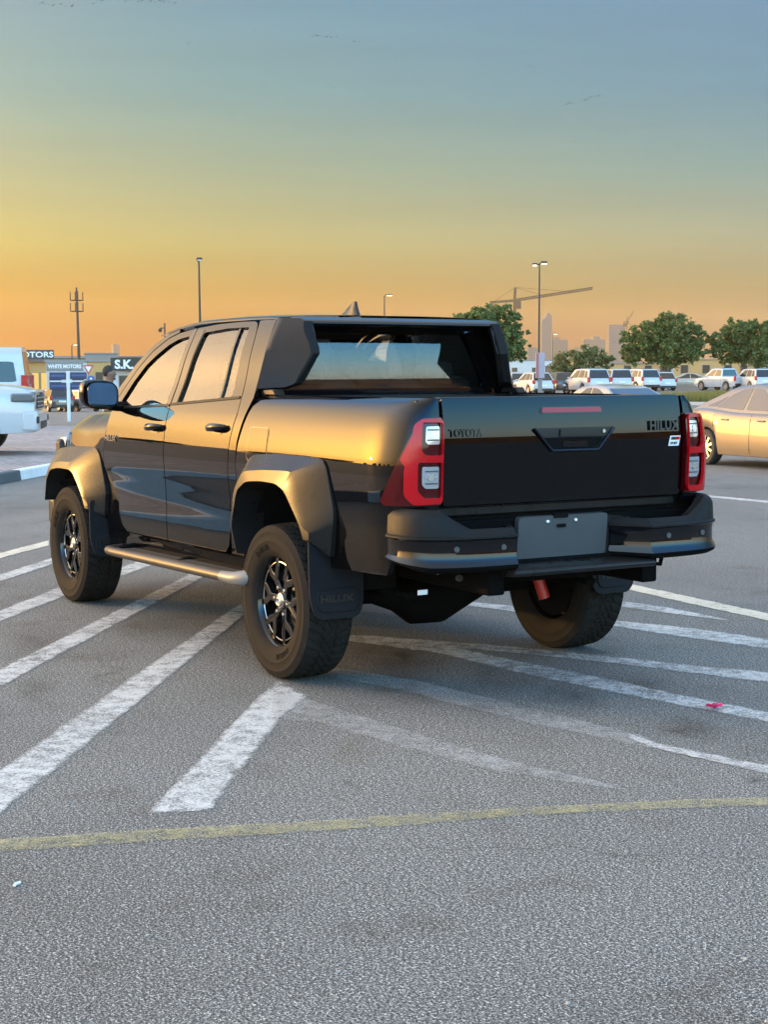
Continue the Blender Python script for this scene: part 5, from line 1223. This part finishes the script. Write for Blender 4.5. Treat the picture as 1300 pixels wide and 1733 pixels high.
bm = bmesh.new(); prism(bm, [(-.04,-.14),(.04,-.14),(.04,.02),(.12,.02),(0,.16),(-.12,.02),(-.04,.02)], lambda x,y,c: (x,-.022-c,zz+y), .01); obj('arrow', bm, lett, r, smooth=0)
p, a = oriented(150, 122); r = empty('yield_sign', p, a, 'red edged white triangle road sign pointing down', 'sign'); zz = zpx(625,122)-p.z
bm = bmesh.new(); cyl(bm, (0,.06,0), (0,.06,zz), .04); obj('post', bm, roofm, r)
bm = bmesh.new(); prism(bm, [(-.40,.36),(.40,.36),(0,-.36)], lambda x,y,c: (x,c,zz+y), .03); obj('red_triangle', bm, mat('red_sign', (.45,.05,.05), .5), r, smooth=0)
bm = bmesh.new(); prism(bm, [(-.24,.26),(.24,.26),(0,-.17)], lambda x,y,c: (x,-.012+c,zz+y), .01); obj('white_triangle', bm, lett, r, smooth=0)
# lamp posts
polem = mat('lamp_post_steel', (.030,.026,.022), .6); glow = mat('lit_lamp', (1,.9,.7), .4, emit=(1.0,.86,.55), es=5.0)
def lamp_post(px, d, ytop, label, heads, r0=.10, lit_=True, lean=0):
    p, a = oriented(px, d); r = empty('lamp_post', p, a, label, 'lamp post'); h = zpx(ytop, d)-p.z
    bm = bmesh.new(); tube(bm, [(0,0,0),(lean*.5,0,h*.5),(lean,0,h)], [r0*1.2,r0,r0*.7], 12); obj('pole', bm, polem, r)
    for x0, x1, dz, s in heads:
        bm = bmesh.new(); tube(bm, [(lean,0,h-.05),(lean+x0,0,h+dz)], .05, 8); obj('arm', bm, polem, r)
        bm = bmesh.new(); box(bm, (abs(x1-x0),.36*s,.14*s), (lean+(x0+x1)/2,0,h+dz+.02)); hd2 = obj('lamp_head', bm, polem, r, bevel=.03)
        bm = bmesh.new(); box(bm, (abs(x1-x0)*.8,.30*s,.05), (lean+(x0+x1)/2,-.02,h+dz-.075*s)); obj('lens', bm, glow if lit_ else lett, hd2, bevel=.01)
    return r
lp = lamp_post(912, 110, 451, 'tall slim lamp post with two lit heads by the crane', [(-.15,-.50,-.05,1.0),(.10,.55,.06,1.1)], .075)
lamp_post(340.5, 100, 446, 'tall lamp post rising above the front doors of the pickup', [(-.14,.22,.15,1.0)], .085, False, lean=-.05)
lamp_post(651, 180, 503, 'lamp post with one lit head above the pickup roof', [(.2,.95,.12,1.0)], .09)
lamp_post(122.5, 250, 585, 'short lit lamp post left of the telecom mast', [(.2,.9,.15,1.0)], .11)
lamp_post(935, 250, 570, 'slim lit lamp post right of the hazy tower', [(.1,.8,.25,.9)], .06)
p, a = oriented(913, 108); r = empty('banner_wrap', p, a, 'pale and red advertising panel round the tall lamp post foot', 'banner')
bm = bmesh.new(); box(bm, (.62,.5,1.75), (.05,0,zpx(620,108)-p.z)); obj('panel', bm, mat('pale_panel', (.30,.28,.32), .6, noise=(2,.15)), r, bevel=.03)
bm = bmesh.new(); box(bm, (.16,.02,1.7), (-.13,-.262,zpx(620,108)-p.z)); obj('red_stripe', bm, mat('faded_red', (.34,.10,.09), .6), r)
bm = bmesh.new(); box(bm, (.3,.3,zpx(640,108)-p.z+.1), (.05,0,(zpx(640,108)-p.z)/2)); obj('base', bm, roofm, r)
p, a = oriented(280, 90); r = empty('camera_pole', p, a, 'short dark pole with a hanging dome camera before the front pillar', 'camera pole'); e = 90/FPX; h = zpx(548,90)-p.z
bm = bmesh.new(); cyl(bm, (0,0,0), (0,0,h), .06, .045, 10); tube(bm, [(0,0,h-.28),(-.26,0,h-.27)], .03, 8); obj('pole', bm, polem, r)
bm = bmesh.new(); lathe(bm, [(.0,.10),(.10,.06),(.11,-.02),(.08,-.10),(0,-.14)], 14, axis='Z')
for v in bm.verts: v.co += Vector((-.26,0,h-.38))
obj('dome', bm, polem, r)
# telecom mast
p, a = oriented(134, 250); r = empty('telecom_mast', p, a, 'tall telecom mast with two rings of antennas at the left', 'mast'); e = 250/FPX; h = zpx(490,250)-p.z
bm = bmesh.new(); tube(bm, [(0.1,0,0),(-.05,0,h*.6),(-.15,0,h)], [.30,.22,.14], 12); obj('pole', bm, polem, r)
for y0 in (511, 529):
    z = zpx(y0,250)-p.z; bm = bmesh.new(); tube(bm, [(-.15+.92*math.cos(2*PI*i/12), .92*math.sin(2*PI*i/12), z) for i in range(13)], .07, 6, caps=False)
    for k in range(3): tube(bm, [(-.15,0,z),(-.15+.92*math.cos(2.09*k+.4),.92*math.sin(2.09*k+.4),z)], .05, 6)
    obj('platform', bm, polem, r)
    for k in range(4):
        x, y = -.15+.92*math.cos(PI*k/2+.2), .92*math.sin(PI*k/2+.2); bm = bmesh.new(); box(bm, (.16,.13,1.35), (x*1.06,y,z+.62+.1*(k%2))); obj('antenna', bm, polem, r, bevel=.02)
# tower crane
cm = mat('crane_steel', (.09,.05,.025), .7)
def crane(px, d, ymast, jib, counter, label, t=.55, peak=None):
    p, a = oriented(px, d); r = empty('tower_crane', p, a, label, 'crane'); e = d/FPX
    zj = zpx(ymast, d); bm = bmesh.new(); s = t*1.6
    def truss(P0, P1, w_, hgt, n, m_):
        P0, P1 = Vector(P0), Vector(P1)
        for i in range(n):
            q0, q1 = P0.lerp(P1, i/n), P0.lerp(P1, (i+1)/n); up_ = Vector((0,0,hgt)) if abs((P1-P0).normalized().z) < .7 else Vector((hgt,0,0))
            for A, B in ((q0,q1),(q0+up_,q1+up_),(q0,q1+up_) if i % 2 else (q0+up_,q1),(q0,q0+up_)): tube(m_, [A, B], w_, 4, caps=False)
    truss((0,0,0), (0,0,zj+1), t*.45, s, 22, bm); obj('mast', bm, cm, r, smooth=0)
    bm = bmesh.new(); truss((s*.5,0,zj), ((jib[0]-px)*e,0,zpx(jib[1],d)), t*.42, s*.9, 24, bm); obj('jib', bm, cm, r, smooth=0)
    bm = bmesh.new(); truss((s*.5,0,zj), ((counter[0]-px)*e,0,zpx(counter[1],d)), t*.45, s*.7, 8, bm); box(bm, (6*e,1.5*t*2,6*e), ((counter[0]-px+3)*e,0,zpx(counter[1]+4,d))); obj('counter_jib', bm, cm, r, smooth=0)
    zt = zpx(peak or ymast-20, d); bm = bmesh.new(); truss((0,0,zj+1), (s*.3,0,zt), t*.4, s*.8, 6, bm)
    for x, y in ((counter[0]+4, counter[1]), ((jib[0]*.75+px*.25), jib[1]*.75+ymast*.25), (jib[0]*.4+px*.6, jib[1]*.4+ymast*.6)): tube(bm, [(s*.5,0,zt),((x-px)*e,0,zpx(y-1,d))], t*.16, 4)
    obj('tower_head', bm, cm, r, smooth=0)
    bm = bmesh.new(); box(bm, (3.2*t*1.5,3*t,4*t*1.2), (s*1.6,0,zj-2.5*t)); obj('cab', bm, cm, r)
crane(869, 900, 513, (1000,494), (829,516), 'tower crane with a long jib above the tree behind the pickup', .85, 490)
crane(1060, 2000, 548, (1070,531), (1054,549), 'tiny distant luffing crane on top of a hazy tower', .55, 540)
# hazy skyline
tw = bmat('tower_wall', (.21,.205,.21))
bk = tw.node_tree.nodes.new('ShaderNodeTexWave'); bk.bands_direction = 'Z'; bk.inputs['Scale'].default_value = .09; tcw = tw.node_tree.nodes.new('ShaderNodeTexCoord'); tw.node_tree.links.new(tcw.outputs['Object'], bk.inputs['Vector'])
rw = tw.node_tree.nodes.new('ShaderNodeMix'); rw.data_type = 'RGBA'; tw.node_tree.links.new(bk.outputs['Fac'], rw.inputs[0]); rw.inputs[6].default_value = (.10,.10,.11,1); rw.inputs[7].default_value = (.135,.132,.135,1); tw.node_tree.links.new(rw.outputs[2], tw.node_tree.nodes['Principled BSDF'].inputs['Base Color'])
def tower(px, d, wpx, top, label, slant=0, step=None, dep=16):
    p, a = oriented(px, d, 12); p.z = 0; r = empty('tower_block', p, a, label, 'tower', 'hazy towers on the skyline'); e = d/FPX; wd, h = wpx*e, zpx(top,d)
    bm = bmesh.new(); 
    if slant: prism(bm, [(-wd/2,0),(wd/2,0),(wd/2,h),(wd*.1,h+slant*e),(-wd*.15,h-slant*e*.6),(-wd/2,h-slant*e*1.4)], lambda x,z,c: (x,c,z), dep)
    else: box(bm, (wd,dep,h), (0,dep/2,h/2))
    if step: box(bm, (wd*step[0],dep*.7,step[1]*e), (wd*step[2],dep/2,h+step[1]*e/2-.02))
    w0 = obj('wall', bm, tw, r, smooth=0)
for a_ in ((925,2300,17,537,'tallest hazy tower with a slanted top right of the lamp post',6,None),(948,2400,26,577,'broad hazy block right of the tallest tower',0,(.4,4,-.2)),(903,2100,20,590,'low hazy block left of the tallest tower',0,None),
           (1006,2500,36,577,'wide hazy block between shrub and tower',0,(.3,5,.1)),(1044,2200,27,553,'hazy slab tower left of the biggest tree',0,None),(982,2600,20,590,'low hazy block above the shrubby tree',0,None),(198,2500,10,583,'lone hazy tower left of the man',0,None),
           (1075,2600,22,585,'low hazy block half behind the biggest tree',0,None),(880,2500,22,603,'faint low block beside the sail panel',0,None)): tower(*a_)

# ================================================================== the man beyond the mirror
def person(px, d):
    p = at(px, d); p.z = -.0; root = empty('person', p, view_az(px)-R(78), 'man in a white shirt seen in profile beyond the door mirror', 'person')
    def skin(nm, nodes, edges, m, lv=2, par=root):
        me = bpy.data.meshes.new(nm); me.from_pydata([n[0] for n in nodes], edges, []); o = link(nm, me, m, par)
        md = o.modifiers.new('skin','SKIN'); md.use_smooth_shade = True
        for i, n in enumerate(nodes): me.skin_vertices[0].data[i].radius = n[1] if isinstance(n[1], tuple) else (n[1], n[1])
        me.skin_vertices[0].data[0].use_root = True
        s = o.modifiers.new('sub','SUBSURF'); s.levels = lv; s.render_levels = lv; return o
    sk = mat('brown_skin', (.16,.085,.055), .55); sh = mat('white_shirt', (.60,.60,.62), .85, noise=(6,.08)); tr = mat('dark_trousers', (.03,.03,.035), .85); hr = mat('black_hair', (.008,.007,.006), .7)
    # +X is the way he faces, +Y his left
    skin('body', [((0,0,.95),.10),((0,0,1.15),.10),((.0,0,1.36),.10),((-.01,0,1.47),.068),((.02,0,1.545),.082),((.035,0,1.62),(.125,.105)),((.02,0,1.70),(.115,.10)),
                  ((0,.19,1.40),.05),((-.03,.24,1.13),.038),((.06,.25,.90),.03),((.10,.25,.80),.03),((0,-.19,1.40),.05),((-.03,-.24,1.13),.038),((.06,-.25,.90),.03),((.10,-.25,.80),.03),
                  ((.0,.10,.88),.085),((.02,.11,.50),.055),((-.02,.11,.10),.04),((.12,.12,.03),.03),((.0,-.10,.88),.085),((.02,-.11,.50),.055),((-.02,-.11,.10),.04),((.12,-.12,.03),.03)],
         [(0,1),(1,2),(2,3),(3,4),(4,5),(5,6),(2,7),(7,8),(8,9),(9,10),(2,11),(11,12),(12,13),(13,14),(0,15),(15,16),(16,17),(17,18),(0,19),(19,20),(20,21),(21,22)], sk)
    skin('shirt', [((0,0,.90),(.155,.125)),((0,0,1.15),(.155,.12)),((-.01,0,1.38),(.15,.12)),((-.01,0,1.46),(.075,.07)),((0,.20,1.405),.078),((-.03,.25,1.20),.066),((0,-.20,1.405),.078),((-.03,-.25,1.20),.066)],
         [(0,1),(1,2),(2,3),(2,4),(4,5),(2,6),(6,7)], sh)
    skin('trousers', [((0,0,.95),(.13,.11)),((.0,.10,.86),.095),((.02,.11,.50),.072),((-.02,.11,.12),.06),((.0,-.10,.86),.095),((.02,-.11,.50),.072),((-.02,-.11,.12),.06)], [(0,1),(1,2),(2,3),(0,4),(4,5),(5,6)], tr)
    bm = bmesh.new(); bmesh.ops.create_uvsphere(bm, u_segments=24, v_segments=16, radius=1)
    for v in list(bm.verts):
        v.co = Vector((-.005+v.co.x*.108, v.co.y*.090, 1.672+v.co.z*.115))
    bmesh.ops.delete(bm, geom=[v for v in bm.verts if (v.co.z < 1.645 and v.co.x > -.03) or (v.co.x > .05 and v.co.z < 1.725) or v.co.z < 1.59], context='VERTS')
    obj('hair', bm, hr, root, smooth=60)
    bm = bmesh.new()
    tube(bm, [(.112,0,1.655),(.128,0,1.622),(.110,0,1.612)], [.010,.017,.010], 8)                 # nose
    for s in (1,-1):
        tube(bm, [(.0,s*.083,1.655),(-.01,s*.092,1.63),(.0,s*.083,1.60)], [.012,.018,.010], 8)     # ears
    obj('nose_and_ears', bm, sk, root)
    bm = bmesh.new()
    for s in (1,-1): bmesh.ops.create_uvsphere(bm, u_segments=8, v_segments=6, radius=.011, matrix=Matrix.Translation((.098,s*.034,1.652)))
    tube(bm, [(.100,-.025,1.575),(.110,0,1.577),(.100,.025,1.575)], .006, 6)
    obj('eyes_and_mouth', bm, hr, root)
    bm = bmesh.new()
    tube(bm, [(.07,.05,1.56),(.105,.02,1.545),(.105,-.02,1.545),(.07,-.05,1.56)], .018, 8); obj('beard', bm, hr, root)
person(184, 26); bpy.data.objects['person'].scale = (.93,)*3

# ================================================================== small things on the ground and birds
p = on_z(1209,1198,.01); r = empty('flower', p, 0, 'crushed bright pink flower lying on the worn line at the right', 'flower'); bm = bmesh.new(); rn = random.Random(3)
for k in range(9):
    t = 2*PI*k/9; c, s = math.cos(t), math.sin(t); L_ = .026+.01*rn.random()
    a = [(0,0,.004),(c*L_-s*.010,s*L_+c*.010,.014+.012*rn.random()),(c*L_*1.3,s*L_*1.3,.006+.012*rn.random()),(c*L_+s*.010,s*L_-c*.010,.012)]; bm.faces.new([bm.verts.new(q) for q in a])
obj('petals', bm, mat('pink_petal', (.62,.015,.13), .6), r, smooth=0)
bm = bmesh.new(); bmesh.ops.create_uvsphere(bm, u_segments=10, v_segments=6, radius=.012, matrix=Matrix.Translation((0,0,.012))); obj('flower_heart', bm, mat('dark_pink', (.35,.01,.06), .7), r)
p = on_z(29,1495,.006); bm = bmesh.new(); tube(bm, [(-.014,0,0),(.0,.003,0),(.014,0,0)], .005, 8); o = obj('cigarette_end', bm, M_['white'], loc=p, rot=(0,0,-.9)); tag(o, 'small white cigarette end lying on the foreground asphalt', 'cigarette end')
rn = random.Random(11); gm = mat('small_stone', (.30,.29,.27), .9); first = None
for k in range(26):
    px, py = rn.uniform(0,1300), rn.uniform(1180,1730); p = on_z(px, py, .003)
    if first is None:
        bm = bmesh.new(); bmesh.ops.create_icosphere(bm, subdivisions=1, radius=.006)
        for v in bm.verts: v.co *= rn.uniform(.7,1.2); v.co.z *= .6
        first = obj('pebble', bm, gm); q = first
    else: q = first.copy(); COL.objects.link(q)
    q.location = p; q.rotation_euler = (0,0,rn.uniform(0,6)); q.scale = (rn.uniform(.5,1.3),)*3; tag(q, 'tiny loose pebble lying on the asphalt', 'pebble', 'pebbles on the asphalt')
bm = bmesh.new(); V = [bm.verts.new(c) for c in ((-.75,.05,.16),(-.30,.12,.10),(0,.10,0),(0,-.16,0),(-.32,-.06,.10),(.75,.05,.16),(.30,.12,.10),(.32,-.06,.10),(0,.34,0),(0,-.42,.01))]
for f in ((0,1,4),(1,2,3,4),(5,7,6),(6,7,3,2)): bm.faces.new([V[i] for i in f])
tube(bm, [(0,.34,0),(0,.1,-.02),(0,-.42,0)], [.02,.08,.02], 6)
bird0 = obj('bird', bm, mat('bird_grey', (.03,.03,.03), .9), smooth=0); firstb = True
BD = [[(68,7),(72,5),(76,8),(83,9),(90,10),(103,8),(110,11),(122,11),(133,10)], [(158,7),(165,3),(172,2),(201,3),(212,3),(222,2),(234,4),(240,2),(247,5),(255,3),(263,5),(270,2),(277,4),(287,5),(296,6)],
      [(319,74),(430,53),(464,64)], [(529,62),(537,61),(546,62),(553,63),(561,64),(570,63)], [(600,71),(608,72),(618,73)], [(550,146),(556,144),(561,148),(569,151)],
      [(959,177),(964,175),(970,176),(991,170),(996,167),(1001,165),(1007,164),(1013,163),(1020,164)], [(897,112),(902,113)], [(1054,134),(1143,136),(1163,157),(1195,172),(1216,94),(1219,149),(1120,185)], [(965,238),(972,241),(980,239),(988,240)]]
GL = ['birds in the row at the top left corner','birds in the row along the top edge','lone birds left of the upper middle','birds in the upper middle row','birds right of the upper middle row','birds in the knot above the pickup','birds in the curved row at the upper right','birds in the faint pair','birds scattered at the upper right','birds in the faint low row']
LB = ['bird of the flying row in the top left corner','bird of the flying row along the top edge','single bird flying left of the upper middle row','bird of the flying row in the upper middle','bird of the short flying row right of the upper middle','bird of the small flying knot high above the cab','bird of the curved flying row at the upper right','bird of the faint flying pair in the right sky','lone bird scattered in the upper right sky','bird of the faint flying row below the curved one']
for gi, gp in enumerate(BD):
    for px, py in gp:
        d = rn.uniform(330,400)*(1.25 if gi in (7,9,8) else 1.0); v = ray(px, py).normalized()
        o = bird0 if firstb else bird0.copy()
        if not firstb: COL.objects.link(o)
        firstb = False; o.location = CAM + v*d; o.rotation_euler = (rn.uniform(-.3,.3), rn.uniform(-.5,.5), YAW-PI/2+rn.uniform(-.8,.8)); o.scale = (rn.uniform(.7,1.0)*(.8 if gi in (7,8,9) else 1),)*3
        tag(o, LB[gi], 'bird', GL[gi])
# ================================================================== the hazy air
hz = bpy.data.materials.new('hazy_air'); hz.use_nodes = True; N = hz.node_tree.nodes; N.remove(N['Principled BSDF'])
pv = N.new('ShaderNodeVolumePrincipled'); pv.inputs['Color'].default_value = (.95,.64,.27,1); pv.inputs['Density'].default_value = .00016; pv.inputs['Anisotropy'].default_value = .25
hz.node_tree.links.new(pv.outputs[0], N['Material Output'].inputs['Volume'])
bm = bmesh.new(); box(bm, (6000,6000,150), (0,0,72)); o = obj('haze', bm, hz, smooth=0); o['kind'] = 'stuff'; o['label'] = 'thin warm haze hanging over the whole car park and skyline'; o['category'] = 'haze'
